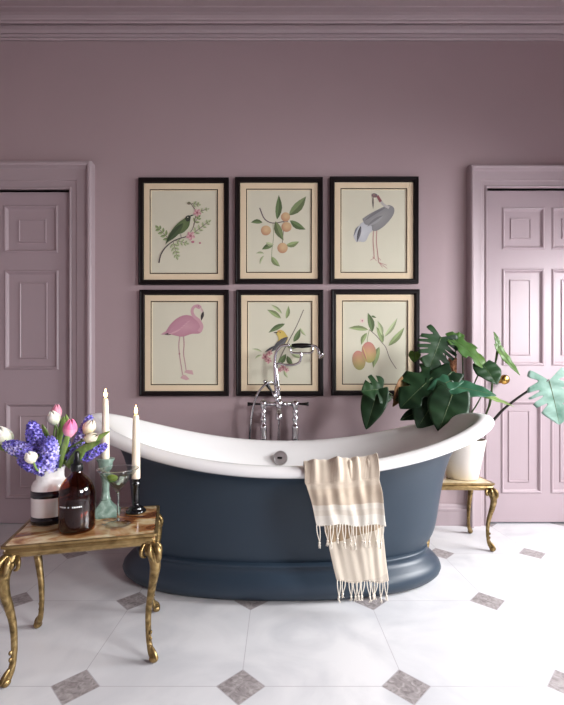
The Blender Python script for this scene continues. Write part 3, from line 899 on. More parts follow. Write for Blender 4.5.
def c3(x, y): return (x / 3.639 + 130, y / 3.639 + 170)
def c4(x, y): return (x / 3.639 + 270, y / 3.639 + 170)
def c5(x, y): return (x / 3.639 + 130, y / 3.639 + 283)
def c6(x, y): return (x / 3.639 + 270, y / 3.639 + 283)
def art_bird(k):
    rnd = random.Random(3)
    def spray(b, t, n, ln, c, w=2.6):
        b, t = Vector(b), Vector(t); d = (t - b); u = d.normalized(); nn = Vector((-u.y, u.x))
        k.stroke([tuple(b), tuple(b.lerp(t, .5)), tuple(t)], .5, BR)
        for i in range(n):
            p = b + d * ((i + .6) / n); l_ = ln * (1 - .4 * i / n)
            for sd in (-1, 1): k.leaf(tuple(p), tuple(p + (u * .6 + nn * sd * .8) * l_), w, c)
        k.leaf(tuple(t), tuple(t + u * ln * .7), w, c)
    spray(c3(150, 258), c3(105, 215), 4, 6.5, G2, 2.8)
    spray(c3(158, 262), c3(172, 315), 4, 6, G3, 2.6)
    spray(c3(165, 258), c3(205, 268), 3, 5, G3, 2.2)
    spray(c3(228, 235), c3(285, 192), 4, 5.5, G3, 2.2)
    spray(c3(232, 200), c3(250, 175), 2, 5, G2, 2.2)
    spray(c3(225, 125), c3(250, 128), 2, 4, G3, 2)
    spray(c3(250, 155), c3(282, 145), 2, 3.4, G3, 1.6)
    k.stroke([c3(107, 340), c3(115, 308), c3(135, 280), c3(165, 258), c3(205, 245), c3(226, 240)], 1.3, (70, 56, 60), .8)
    k.stroke([c3(218, 235), c3(232, 210), c3(238, 180), c3(242, 155), c3(222, 125)], .6, BR)
    k.flower(*c3(222, 242), 4.4, PK); k.flower(*c3(246, 158), 3.9, PK); k.oval(*c3(230, 264), 1.6, 1.2, 0, PK, PK); k.oval(*c3(216, 124), 1.8, 1.5, 0, (110, 120, 70), (140, 110, 100)); k.oval(*c3(256, 268), 1, 1, 0, PK, PK)
    k.smooth([c3(130, 274), c3(140, 246), c3(155, 220), c3(175, 197), c3(198, 180), c3(212, 168), c3(222, 172), c3(220, 190), c3(215, 210), c3(196, 230), c3(170, 240), c3(146, 260)], (70, 98, 48), (96, 122, 60))
    k.leaf(c3(196, 196), c3(133, 268), 7, (42, 62, 34), (56, 80, 42))
    k.smooth([c3(204, 172), c3(214, 168), c3(222, 173), c3(219, 186), c3(210, 190), c3(203, 182)], (26, 32, 28), (40, 60, 44))
    k.leaf(c3(217, 171), c3(235, 166), 1.2, (30, 30, 30), (30, 30, 30)); k.oval(*c3(212, 175), .5, .5, 0, (210, 200, 170), (210, 200, 170))
    k.stroke([c3(186, 236), c3(188, 250)], .6, (60, 50, 50))
def art_apricot(k):
    O1, O2 = (214, 168, 110), (196, 122, 84)
    k.stroke([(259.7, 208.5), (264.6, 219.5), (273, 223.6), (284, 222), (288, 222)], 1.2, (92, 74, 84), .7)
    k.stroke([(273, 223.6), (273.5, 238), (272, 250), (271.5, 262)], .6, G3)
    k.stroke([(284, 222), (283, 236), (282, 246)], .6, BR)
    for b, t, w, c in (((277, 220), (278.8, 195.5), 6.5, G1), ((289, 216), (306, 197), 9, (84, 104, 56)), ((290, 221), (305.5, 230), 6.5, G1), ((262.5, 223), (251, 223), 4.5, G1), ((275.5, 222), (283.5, 241), 7.5, (78, 98, 50)),
                       ((273, 246), (262, 250), 5, G1), ((271.5, 257), (280, 267), 5.5, G2), ((286, 246), (299, 242), 5.5, G2), ((266, 243), (274, 245), 4, G3), ((264, 254), (256, 254), 2.2, G3), ((264, 256), (260, 265), 2.2, G3)):
        k.leaf(b, t, w, c, bend=1)
    for x, y, r in ((266, 231, 5), (285.5, 217.5, 4.6), (286.5, 227.5, 5), (282.5, 248.5, 5.2)): k.oval(x, y, r, r, .6, O1, O2, (222, 178, 118))
def art_crane(k):
    gr, lt, dk = (122, 122, 128), (178, 182, 192), (60, 60, 68)
    k.stroke([c4(376, 215), c4(374, 260), c4(377, 300), c4(378, 325)], .9, (190, 118, 116)); k.stroke([c4(388, 212), c4(386, 260), c4(390, 300), c4(395, 340)], .9, (190, 118, 116))
    for a, b_ in (((378, 322), (364, 330)), ((378, 322), (386, 332)), ((378, 322), (372, 318)), ((395, 338), (425, 360)), ((395, 338), (424, 348)), ((395, 338), (408, 356)), ((395, 338), (392, 324)), ((395, 322), (402, 330))): k.stroke([c4(*a), c4((a[0] + b_[0]) / 2, (a[1] + b_[1]) / 2), c4(*b_)], .55, (190, 118, 116))
    k.smooth([c4(330, 195), c4(312, 225), c4(303, 240), c4(312, 262), c4(322, 262), c4(345, 262), c4(360, 235), c4(375, 215), c4(350, 190)], lt, (196, 200, 208))
    k.leaf(c4(330, 205), c4(315, 266), 3.4, dk, (90, 92, 104)); k.leaf(c4(322, 205), c4(304, 244), 3, (100, 106, 122), lt)
    k.smooth([c4(335, 180), c4(365, 160), c4(400, 142), c4(428, 130), c4(448, 138), c4(450, 158), c4(438, 180), c4(415, 205), c4(390, 222), c4(372, 222), c4(368, 205), c4(345, 200)], gr, (146, 146, 148))
    k.leaf(c4(420, 140), c4(340, 190), 5, (104, 104, 112), (132, 132, 138)); k.leaf(c4(410, 168), c4(352, 208), 5, (112, 112, 120), (150, 150, 156))
    k.stroke([c4(432, 140), c4(412, 128), c4(400, 112), c4(390, 96), c4(382, 92)], 2.6, (186, 182, 180), 2.0)
    k.stroke([c4(402, 118), c4(394, 104), c4(390, 96)], 2.8, (150, 66, 78), 2.4)
    k.oval(*c4(379, 95), 3, 2.2, .2, (112, 106, 112), (130, 76, 84)); k.leaf(c4(374, 96), c4(374, 145), 1.7, (92, 84, 84), (120, 110, 106))
    k.oval(*c4(378, 93), .4, .4, 0, (200, 120, 60), (200, 120, 60))
def art_flamingo(k):
    p1, p2 = (206, 138, 158), (190, 112, 140)
    k.stroke([c5(183, 192), c5(179, 225), c5(181, 258), c5(188, 305), c5(194, 340)], 1.1, (190, 132, 140), .9)
    k.stroke([c5(196, 192), c5(198, 225), c5(196, 255), c5(202, 295), c5(206, 322)], 1.1, (190, 132, 140), .9)
    for pts in ([(194, 334), (184, 346), (205, 354), (218, 350), (204, 336)], [(206, 316), (198, 325), (212, 330), (232, 334), (228, 318)]): k.poly([c5(*q_) for q_ in pts], (206, 150, 156))
    k.oval(*c5(181, 258), .9, 1.1, 0, (190, 120, 130), (180, 110, 120))
    k.leaf(c5(150, 178), c5(113, 188), 3, p1, (180, 120, 140)); k.leaf(c5(160, 184), c5(126, 188), 2.2, (40, 30, 34), (60, 36, 44))
    k.smooth([c5(130, 180), c5(148, 152), c5(172, 130), c5(200, 118), c5(228, 122), c5(248, 138), c5(264, 148), c5(266, 168), c5(254, 184), c5(225, 186), c5(192, 196), c5(158, 190)], p2, p1)
    for i in range(5): k.leaf(c5(222 - i * 8, 136 + i * 7), c5(150 - i * 3, 168 + i * 5), 3.4, (196, 120, 148), (212, 148, 166))
    k.stroke([c5(252, 178), c5(262, 160), c5(252, 138), c5(234, 122), c5(227, 104), c5(234, 88), c5(248, 84)], 3.6, (208, 142, 160), 2.6)
    k.oval(*c5(250, 87), 3.2, 2.1, .4, p1, (200, 130, 150)); k.leaf(c5(256, 90), c5(268, 112), 3, (222, 190, 186), (206, 160, 160)); k.leaf(c5(268, 104), c5(260, 138), 3.0, (34, 26, 30), (50, 38, 42))
    k.oval(*c5(250, 85), .4, .4, 0, (60, 30, 30), (60, 30, 30))
def art_finch(k):
    k.stroke([(303.5, 310), (297.5, 324), (292, 335), (286.5, 345), (281, 356), (276, 368)], .9, (120, 110, 100), 1.2)
    for b, t, w, c in (((281, 318.7), (267, 310), 5, G2), ((282, 314), (271, 305), 3.5, G3), ((286, 319), (288.5, 306), 4, G2), ((285, 324), (268.5, 333), 5, G1), ((293.5, 342), (300, 329), 5.5, G1), ((300, 328), (306, 336), 2.6, G3), ((278, 364), (286, 354), 6, G1),
                       ((287, 356), (293, 366), 5, G1), ((290, 352), (302, 358), 4, G3), ((262, 352), (252, 349), 2, G3), ((262, 355), (255, 359), 2, G3), ((284, 370), (288, 378), 2.6, G3), ((286, 345), (297, 348), 4, G2)): k.leaf(b, t, w, c, bend=.8)
    for x, y, r in ((265.5, 357, 3.6), (269.5, 353, 3), (268.5, 360.5, 3.2), (283, 367, 3.2), (286.5, 370, 2.6), (280, 370, 2.4)): k.flower(x, y, r, (200, 98, 112))
    k.smooth([(276, 333), (279, 330.4), (283, 331), (286, 334.5), (288, 339), (284, 345), (278, 349), (273, 350), (276, 344), (278.6, 339)], (214, 178, 52), (226, 188, 70))
    k.leaf((288, 337), (271, 352), 6.6, (62, 62, 72), (84, 84, 94)); k.leaf((275, 346), (264.5, 352.5), 2.2, (52, 52, 60), (70, 70, 80))
    k.leaf((278, 333), (273.5, 332.5), 1.2, (60, 40, 40), (60, 40, 40)); k.oval(280.2, 332.8, .5, .5, 0, (20, 20, 20), (20, 20, 20)); k.oval(279, 331.6, 1.5, 1, 0, (200, 120, 50), (214, 150, 50))
def art_mango(k):
    k.stroke([(369, 329.7), (376, 336), (381, 342), (385.4, 347.6), (389.5, 358.6), (396, 369)], .8, (120, 104, 100), .7)
    k.stroke([(369, 330), (367, 340), (368, 345)], .7, G3)
    for b, t, w, c in (((368, 330), (348, 328.3), 5, G2), ((372, 332), (367.5, 313), 6.5, G1), ((366.7, 333), (361, 345), 4.5, G2), ((382.7, 343), (376, 327), 5.5, G2), ((382, 336), (377, 321), 4.5, G3), ((384, 337), (397, 318), 4.5, G3), ((388, 346), (404, 327.5), 6, G2), ((379, 347), (373, 368), 7, G2)):
        k.leaf(b, t, w, c, bend=1)
    k.flower(362, 321, 2.4, (222, 182, 176)); k.leaf((371, 316), (376, 318), 2, G1)
    k.oval(358.6, 360.5, 6.6, 9.8, -.15, (206, 112, 104), (150, 158, 70), (208, 160, 92)); k.oval(368.6, 352.5, 7.2, 10.6, -.1, (204, 104, 104), (176, 176, 72), (212, 152, 96))
    k.leaf((362, 346), (367, 362), 2.6, (186, 96, 90), (214, 170, 90))
FR = [('green bird on a flowering branch', (138, 177, 228.5, 284), art_bird, 'framed print of a dark green bird on a flowering branch, upper left on the wall'),
      ('', (235, 176.5, 323, 283), art_apricot, 'framed print of orange fruit and green leaves, top centre on the wall'),
      ('', (330, 176, 419, 283), art_crane, 'framed print of a grey wading bird with a red neck, upper right on the wall'),
      ('', (139, 289.5, 228.5, 396), art_flamingo, 'framed print of a pink flamingo on the wall'),
      ('', (236, 289.5, 323.5, 396), art_finch, 'framed print of a yellow and grey songbird, behind the bath tap'),
      ('', (331.5, 289, 420, 395.5), art_mango, 'framed print of two ripe mangoes with leaves, beside the potted plant')]
for _, (x0, y0, x1, y1), fn, lab in FR:
    ym = -.028
    a_, b_ = PW(x0, y1, ym), PW(x1, y0, ym)
    c_ = (a_ + b_) / 2
    t = thing('framed_print', lab, 'picture', (c_.x, 0, c_.z), 0, 'six framed prints above the bathtub')
    hw, hh = (b_.x - a_.x) / 2, (b_.z - a_.z) / 2
    bm = bmesh.new()
    frame_ring(bm, rectc(-hw, hw, -hh, hh), [(-.030, .004), (0, .004), (0, .024), (-.002, .027), (-.008, .028), (-.012, .0255), (-.018, .026), (-.024, .025), (-.027, .020), (-.029, .014), (-.030, .012)])
    bm.verts.ensure_lookup_table()
    finish('frame', bm, M['frame'], t, sharp=.6, smooth=False)
    # cream mount with a ruled line, then the print sheet
    bm = bmesh.new()
    frame_ring(bm, rectc(-hw, hw, -hh, hh), [(-.026, .0055), (-.026, .0125), (-.064, .0125)])
    frame_ring(bm, rectc(-hw, hw, -hh, hh), [(-.064, .0125), (-.0695, .0122)], mi=1)
    frame_ring(bm, rectc(-hw, hw, -hh, hh), [(-.0695, .0122), (-.071, .010), (-.071, .0055)])
    finish('mount', bm, [M['mat'], M['frame']], t, smooth=False)
    bm = bmesh.new()
    ly = bm.loops.layers.float_color.new('pigment')
    box(bm, -hw + .03, hw - .03, 0, .004, -hh + .03, hh - .03)
    org = Vector((c_.x, 0, c_.z))
    fn(Ink(bm, ly, org))
    o = finish('print', bm, [M['paper'], M['ink']], t, smooth=False, recalc=False)
    o.location = (0, -.0075, 0)
    # back panel that rests on the wall
    bm = bmesh.new(); box(bm, -hw + .004, hw - .004, -.0052, -.0004, -hh + .004, hh - .004)
    finish('backing', bm, M['frame'], t, smooth=False)
# ================================================================= spring bouquet
M['petal'] = vcol_mat('petal', .5, .3, sss=.15)
M['stalk'] = mat('flower_stalk', (112, 138, 72), .5, var=.15)
M['strap'] = ramp_mat('tulip_leaf', [(.3, (78, 112, 48)), (.7, (150, 172, 96))], scale=14, rough=.4, stretch=(3, 3, .5))
mouth = Vector((VASE.x, VASE.y, TH + .168))
def col(f, ly, c, j=.0):
    k = 1 + random.uniform(-j, j)
    cc = tuple(min(1, v * k) for v in lin(c)[:3]) + (1,)
    for lp in f.loops: lp[ly] = cc
def curve_to(p0, p1, sag=.0, n=4):
    mid = (p0 + p1) / 2 + Vector((0, 0, sag))
    return [p0, mid, p1]
def hyacinth(bpx, tpx, d0, d1, rad, cols, label, seed, n=46):
    random.seed(seed)
    B, T = P(*bpx, d0), P(*tpx, d1)
    t = thing('hyacinth', label, 'flower', B, 0, 'hyacinths in the bouquet')
    bl = Vector(B); ax = (T - B); Ln = ax.length; ax.normalize()
    u = ax.orthogonal().normalized(); v = ax.cross(u)
    bm = bmesh.new(); ly = bm.loops.layers.float_color.new('pigment')
    for i in range(n):
        s = (i + .5) / n
        a_ = i * 2.39996
        prof = math.sin(PI * min(1, .16 + s * .84)) ** .55 if s > .3 else .95
        rr = rad * max(.25, prof) * random.uniform(.86, 1.05)
        dirv = (u * math.cos(a_) + v * math.sin(a_) + ax * (s - .35) * .9).normalized()
        c = ax * (Ln * (.04 + s * .90)) + dirv * rr * .62
        tip = dirv
        p, q_ = tip.orthogonal().normalized(), None
        q_ = tip.cross(p)
        ro = random.uniform(0, 1)
        base_c = random.choice(cols)
        sz = rad * .50 * random.uniform(.85, 1.15)
        # floret: a short bell and six recurved petals
        for k in range(6):
            an = ro + k * PI / 3
            r_ = p * math.cos(an) + q_ * math.sin(an); s_ = tip.cross(r_)
            pts = [c - tip * sz * .5 + s_ * sz * .10, c + r_ * sz * .30 + s_ * sz * .22 + tip * sz * .30, c + r_ * sz * .78 + s_ * sz * .16 + tip * sz * .38, c + r_ * sz * 1.05 + tip * sz * .12,
                   c + r_ * sz * .78 - s_ * sz * .16 + tip * sz * .38, c + r_ * sz * .30 - s_ * sz * .22 + tip * sz * .30, c - tip * sz * .5 - s_ * sz * .10]
            vs = [bm.verts.new(x) for x in pts]
            light = tuple(min(255, int(x * 1.18 + 16)) for x in base_c)
            col(bm.faces.new((vs[0], vs[1], vs[5], vs[6])), ly, base_c, .1)
            col(bm.faces.new((vs[1], vs[2], vs[4], vs[5])), ly, light, .1)
            col(bm.faces.new((vs[2], vs[3], vs[4])), ly, base_c, .1)
    finish('flower_spike', bm, M['petal'], t, recalc=False)
    bm = bmesh.new()
    m_ = mouth - bl
    tube(bm, [ax * Ln * .95, Vector((0, 0, 0)), (m_ * .6 + Vector((0, 0, .012))), m_ + Vector((0, 0, -.05)) - m_ * .0], [.0025, .0045, .0045, .004], n=8, smoothk=4)
    finish('stalk', bm, M['stalk'], t)
    return t
V1 = [(88, 78, 160), (104, 92, 176), (72, 62, 142), (128, 118, 196)]
V2 = [(122, 112, 190), (146, 138, 208), (104, 96, 176), (164, 158, 220)]
V3 = [(60, 50, 124), (78, 68, 146), (92, 84, 160)]
hyacinth((38, 452), (32, 423), 1.27, 1.27, .031, V1, 'deep violet hyacinth standing upright at the top left of the bouquet', 1, 44)
hyacinth((36, 455), (5, 444), 1.25, 1.23, .030, V1 + V2, 'violet hyacinth spreading to the far left of the bouquet', 2, 46)
hyacinth((49, 468), (51, 438), 1.235, 1.215, .030, V2, 'pale violet hyacinth at the front of the bouquet right of the small white tulip', 3, 48)
hyacinth((44, 470), (20, 459), 1.225, 1.205, .026, V2 + V1, 'mid violet hyacinth drooping behind the small white tulip', 4, 40)
hyacinth((72, 462), (91, 415), 1.28, 1.29, .024, V2, 'tall pale violet hyacinth leaning right behind the pink tulip', 5, 50)
hyacinth((84, 459), (107, 444), 1.31, 1.33, .020, V1, 'small violet hyacinth low on the right of the bouquet beside the candle', 6, 34)
hyacinth((62, 464), (65, 428), 1.33, 1.34, .024, V3, 'dark violet hyacinth in the shade at the middle of the bouquet', 7, 36)

def tulip(cpx, d, r, h, axis, c, c2, label, seed, opened=0.0, bend=None):
    """cpx: pixel of the middle of the bloom; axis: direction the bloom points"""
    random.seed(seed)
    Cc = P(*cpx, d); ax = Vector(axis).normalized()
    t = thing('tulip', label, 'flower', Cc, 0, 'tulips in the bouquet')
    u = ax.orthogonal().normalized(); v = ax.cross(u)
    bm = bmesh.new(); ly = bm.loops.layers.float_color.new('pigment')
    for k in range(6):
        a0 = k * PI / 3 + random.uniform(-.1, .1)
        out = .93 if k % 2 else 1.03
        NA, NB = 7, 9
        g = []
        for j in range(NB):
            s = j / (NB - 1)
            rad = r * out * (math.sin(PI * (.10 + s * .84)) ** .62) * (1 + opened * s * s) * (1 - .30 * s ** 4)
            halfw = 1.02 * math.sin(PI * (.12 + .80 * s)) ** .7 if s < .97 else .12
            row = []
            for i in range(NA):
                w_ = (i / (NA - 1) - .5) * 2
                an = a0 + w_ * halfw * .68
                z = -h * .5 + h * s * (1 - .06 * w_ * w_) * (1 if k % 2 else .97)
                p = ax * z + (u * math.cos(an) + v * math.sin(an)) * rad * (1 - .05 * w_ * w_)
                row.append(bm.verts.new(p))
            g.append(row)
        for j in range(NB - 1):
            for i in range(NA - 1):
                f = bm.faces.new((g[j][i], g[j][i + 1], g[j + 1][i + 1], g[j + 1][i]))
                s = j / (NB - 1)
                k1 = abs(i / (NA - 2) - .5) * 2
                mixc = tuple(int(a_ + (b_ - a_) * min(1, (1 - s) * .9 * (1 if s < .5 else .3) + .25 * k1)) for a_, b_ in zip(c, c2))
                col(f, ly, mixc, .03)
    finish('bloom', bm, M['petal'], t, recalc=False)
    bm = bmesh.new()
    m_ = mouth - Cc
    p0 = ax * (-h * .45)
    tube(bm, [p0, p0 - ax * .03, (p0 - ax * .03).lerp(m_, .55) + Vector((0, 0, .008)), m_ + Vector((random.uniform(-.01, .01), random.uniform(-.01, .01), -.05))], [.0035, .003, .003, .003], n=8, smoothk=4)
    finish('stalk', bm, M['stalk'], t)
    return t
def strap_leaf(t, pts, w, name='leaf'):
    """lanceolate leaf along a pixel path, parented to flower t"""
    o = Vector(t.location)
    pa = catmull([P(x, y, d) - o for x, y, d in pts], 6)
    n = len(pa); bm = bmesh.new(); rows = []
    for i, p in enumerate(pa):
        s = i / (n - 1)
        d = (pa[min(i + 1, n - 1)] - pa[max(i - 1, 0)]).normalized()
        side = d.cross(Vector((0.15, -1, .1))).normalized(); nn = side.cross(d)
        ww = w * (math.sin(PI * (.12 + .88 * s)) ** .7) * .5 + .0004
        rows.append([p + side * ww * k - nn * .30 * ww * abs(k) ** 1.5 for k in (-1, -.5, 0, .5, 1)])
    loft(bm, rows, closed=False)
    ob = finish(name, bm, M['strap'], t, recalc=False)
    sm = ob.modifiers.new('Solid', 'SOLIDIFY'); sm.thickness = .0009; sm.offset = 0
    return ob
PKc, PKd = (232, 108, 156), (246, 176, 196)
WH, WC = (244, 240, 234), (222, 226, 196)
tp = tulip((70, 427.5), 1.235, .0205, .058, (.25, -.15, 1), PKc, PKd, 'bright pink tulip at the front of the bouquet', 21)
strap_leaf(tp, [(59, 468, 1.25), (62, 452, 1.235), (66, 440, 1.225), (68, 431, 1.225)], .020)
tb = tulip((56.5, 411.5), 1.33, .0165, .05, (.1, .0, 1), (226, 140, 166), (240, 190, 200), 'pale pink tulip behind the topmost white tulip', 22)
tw1 = tulip((53.5, 417.5), 1.29, .0200, .046, (-.15, -.2, 1), WH, WC, 'white tulip at the top of the bouquet in front of a pink one', 23)
strap_leaf(tw1, [(56, 462, 1.31), (58, 440, 1.31), (62, 425, 1.30), (64, 416, 1.29)], .022)
strap_leaf(tw1, [(52, 462, 1.33), (48, 445, 1.33), (46, 434, 1.32), (42, 424, 1.31)], .018)
twl = tulip((3.5, 435.5), 1.25, .0245, .062, (-.35, -.15, .9), WH, WC, 'large white tulip at the far left edge of the bouquet', 24)
strap_leaf(twl, [(34, 466, 1.28), (18, 454, 1.26), (6, 448, 1.25), (-8, 447, 1.24)], .026)
tws = tulip((30.5, 457), 1.185, .0175, .036, (-.3, -.35, 1), WH, (232, 226, 200), 'small white tulip low at the front of the bouquet among violet hyacinths', 25, .15)
tc1 = tulip((89.5, 426.5), 1.27, .0195, .050, (.45, -.1, .9), (240, 228, 212), (226, 214, 172), 'cream tulip on the right of the bouquet, the upper of two', 26)
tc2 = tulip((91.5, 437.5), 1.245, .0165, .046, (.9, -.2, .35), (240, 230, 212), (226, 220, 176), 'cream tulip on the right of the bouquet, the lower of two', 27)
strap_leaf(tc2, [(66, 466, 1.25), (78, 452, 1.24), (90, 446, 1.235), (101, 441, 1.23)], .022)
strap_leaf(tc1, [(70, 466, 1.27), (84, 448, 1.26), (98, 438, 1.26), (110, 431, 1.26)], .018)
strap_leaf(tc1, [(68, 468, 1.25), (76, 462, 1.245), (83, 453, 1.24), (86, 445, 1.235)], .012)
strap_leaf(tb, [(60, 464, 1.34), (63, 440, 1.34), (67, 424, 1.34), (66, 414, 1.34)], .018)

# ================================================================= potted plant on the small table
PX, PD = .968, 2.165
PO = Vector((PX, CAMY + PD, .340))
M['pot'] = mat('cream_pot', (232, 224, 214), .45)
M['soil'] = mat('potting_soil', (38, 28, 24), .95, bump=.8, bscale=60)
t = thing('plant_pot', 'tapered cream plant pot standing on the small pale-topped brass table', 'pot', PO)
bm = bmesh.new()
lathe(bm, [(0, .002), (.070, .002), (.076, 0), (.079, .004), (.093, .08), (.108, .150), (.1155, .196), (.1165, .204), (.113, .206), (.109, .204), (.106, .19), (.1, .14), (.074, .02), (0, .02)], (0, 0, 0), 64, False, False)
finish('pot_body', bm, M['pot'], t)

def leaf_mat(name, dark, light, rough=.3, sc=3):
    m = ramp_mat(name, [(.35, dark), (.65, light)], scale=sc, rough=rough, dist=.5, detail=3)
    m.node_tree.nodes['Principled BSDF'].inputs['Specular IOR Level'].default_value = .22
    return m
M['lf'] = leaf_mat('dark_leaf', (24, 44, 28), (40, 66, 38), .42)
M['lfm'] = leaf_mat('mid_leaf', (58, 90, 40), (84, 112, 52), .38)
M['lfb'] = leaf_mat('blue_green_leaf', (44, 84, 62), (62, 102, 76), .36)
M['lfp'] = leaf_mat('young_leaf', (110, 140, 74), (136, 158, 92), .45)
M['lfbr'] = leaf_mat('withered_leaf', (92, 86, 50), (128, 92, 60), .6, 12)
M['lfv'] = leaf_mat('mint_sheen_leaf', (84, 124, 106), (150, 178, 166), .35, 9)  # mint tones mix variegation with a light reflection painted into the colour
M['petiole'] = mat('petiole', (66, 84, 44), .45, var=.15)
M['petioled'] = mat('dark_petiole', (44, 40, 34), .5)
M['coir'] = ramp_mat('coir', [(.35, (92, 56, 38)), (.7, (164, 112, 80))], scale=60, rough=.95, bump=1.0, bdist=.006)
plant = thing('potted_plant', 'large split-leaved green houseplant growing in the cream pot', 'plant', PO + Vector((0, 0, .19)))
pl = Vector(plant.location)
bm = bmesh.new(); lathe(bm, [(0, -.004), (.104, -.004), (.106, -.012), (0, -.03)], (0, 0, 0), 40, False, False)
finish('soil', bm, M['soil'], plant)
def big_leaf(bp, tp_, nrm, ratio, m, slits=0, depth=.6, cup=.15, droop=.2, heart=.22, seed=0, label=None, stem=None, sm_=None, sw=.0042):
    """bp, tp_: (px, py, depth) of petiole joint and tip; nrm: facing direction"""
    rnd = random.Random(seed)
    B, T = P(*bp) - pl, P(*tp_) - pl
    Y = (T - B); Ln = Y.length; Y.normalize()
    Zv = Vector(nrm); Zv = (Zv - Y * Zv.dot(Y)).normalized(); Xv = Y.cross(Zv)
    H = ratio * .5
    NO, NI = 72, 7
    verts = []
    bm = bmesh.new()
    def outl(s):
        # s 0 (joint notch) .. 1 (tip): heart-shaped half outline in leaf lengths
        a_ = PI * s
        x = H * (math.sin(a_) ** .75) * (1.12 - .35 * s) * 1.02
        y = -heart * math.sin(min(1, s / .34) * PI) * (1 if s < .34 else 0) + max(0, (s - .17) / .83) ** 1.12
        return x, y
    sl = []
    if slits:
        for side in (0, 1):
            sl.append([(.22 + .62 * (k + .5 + rnd.uniform(-.12, .12)) / slits, depth * rnd.uniform(.8, 1.1), .21 * .62 / slits * rnd.uniform(.8, 1.2)) for k in range(slits)])
    def shape(x, y):
        z = -droop * y * y * .55 + cup * abs(x) * (1 if y < .9 else .6) - cup * .9 * x * x / max(H, .05) * 1.0 + .012 * math.sin(y * 19 + (3 if x > 0 else 0)) * min(1, abs(x) / .15)
        return B + (Xv * x + Y * y + Zv * z) * Ln
    mid = {}
    for side, sg in enumerate((-1, 1)):
        grid = []
        for i in range(NO + 1):
            s = i / NO
            ox, oy = outl(s)
            my = max(0, min(1, oy * .82 - .10 if s > .17 else 0)) if s < .98 else oy
            my = min(my, oy) if s > .5 else my
            f = 1.0
            for (c0, dp, wd) in (sl[side] if slits else []):
                q_ = abs(s - c0) / wd
                if q_ < 1: f = min(f, 1 - dp * (1 - q_ ** 3))
            row = []
            for j in range(NI + 1):
                k = j / NI * f
                x, y = ox * k, my + (oy - my) * (k ** 1.15)
                row.append((sg * x, y))
            grid.append(row)
        V = [[None] * (NI + 1) for _ in range(NO + 1)]
        for i in range(NO + 1):
            for j in range(NI + 1):
                if j == 0:
                    key = round(grid[i][0][1], 5)
                    if key not in mid: mid[key] = bm.verts.new(shape(0, grid[i][0][1]))
                    V[i][j] = mid[key]
                else: V[i][j] = bm.verts.new(shape(*grid[i][j]))
        for i in range(NO):
            for j in range(NI):
                q_ = [V[i][j], V[i + 1][j], V[i + 1][j + 1], V[i][j + 1]]
                q2 = []
                for x in q_:
                    if x not in q2: q2.append(x)
                if len(q2) > 2:
                    if sg > 0: q2 = q2[::-1]
                    try: bm.faces.new(q2)
                    except ValueError: pass
    o = finish('leaf', bm, m, plant, recalc=True)
    s_ = o.modifiers.new('Solid', 'SOLIDIFY'); s_.thickness = .0011; s_.offset = 0
    if label: o['label'] = label
    # raised midrib
    bm = bmesh.new(); tube(bm, [shape(0, y) for y in (0, .2, .4, .6, .8, .97)], [.0028, .0024, .002, .0016, .0012, .0006], n=6, smoothk=2)
    rb = finish('midrib', bm, M['petiole'], o)
    bm = bmesh.new()
    pts = [B] + [P(*q_) - pl for q_ in (stem or [])] + [Vector((rnd.uniform(-.03, .03), rnd.uniform(-.03, .03), -.01))]
    if not stem: pts.insert(1, B.lerp(pts[-1], .45) + Vector((0, 0, .05)))
    tube(bm, pts, [sw * .75, sw, sw * 1.3], n=8, smoothk=5)
    finish('petiole', bm, sm_ or M['petiole'], plant)
    return o
big_leaf((441, 337, 2.16), (429, 371, 2.12), (.05, -1, .2), 1.12, M['lf'], 5, .6, .1, .15, seed=1)
big_leaf((383, 389, 2.10), (363, 390, 2.05), (0, -1, .5), 1.45, M['lf'], 2, .6, .15, .25, seed=2, stem=[(400, 400, 2.12), (420, 412, 2.14)])
big_leaf((378, 389, 2.09), (366, 429, 2.04), (-.35, -1, .1), .62, M['lf'], 0, 0, .3, .1, .1, seed=3, stem=[(400, 402, 2.12), (422, 414, 2.14)], label='long drooping leaf')
big_leaf((404, 381, 2.13), (396, 407, 2.10), (.6, -1, .1), .62, M['lfbr'], 0, 0, .4, .3, .1, seed=4, label='withered brown-green leaf')
big_leaf((433, 377, 2.10), (401, 404, 2.02), (-.3, -1, .6), 1.0, M['lf'], 2, .45, .15, .3, seed=5)
big_leaf((452, 372, 2.10), (420, 398, 2.03), (.1, -1, .9), .62, M['lf'], 0, 0, .2, .25, .12, seed=6)
big_leaf((436, 398, 2.05), (418, 427, 1.99), (-.2, -1, .3), .98, M['lf'], 0, 0, .12, .15, seed=7)
big_leaf((452, 395, 2.01), (439, 431, 1.94), (-.35, -1, .05), .98, M['lf'], 0, 0, .12, .1, seed=8, label='large heart-shaped leaf hanging over the rim')
big_leaf((420, 411, 2.10), (401, 419, 2.06), (0, -1, .6), .55, M['lf'], 0, 0, .2, .2, .1, seed=9)
big_leaf((447, 386, 2.06), (498, 392, 2.00), (.05, -1, .9), .50, M['lfb'], 0, 0, .15, .2, .12, seed=10)
big_leaf((456, 378, 2.08), (426, 392, 2.03), (0, -1, .8), .55, M['lfb'], 0, 0, .15, .2, .1, seed=11)
big_leaf((455, 340, 2.18), (493, 366, 2.08), (.2, -1, 1.1), .66, M['lfm'], 2, .35, .15, .35, .15, seed=12)
big_leaf((483, 365, 2.12), (498, 383, 2.04), (-.1, -.6, 1), 1.15, M['lf'], 0, 0, .25, .2, .15, seed=13)
big_leaf((497.5, 346, 2.14), (517, 377, 2.10), (.35, -1, .3), .30, M['lfm'], 0, 0, .3, -.2, .1, seed=14, stem=[(493, 378, 2.14), (487, 412, 2.15)])
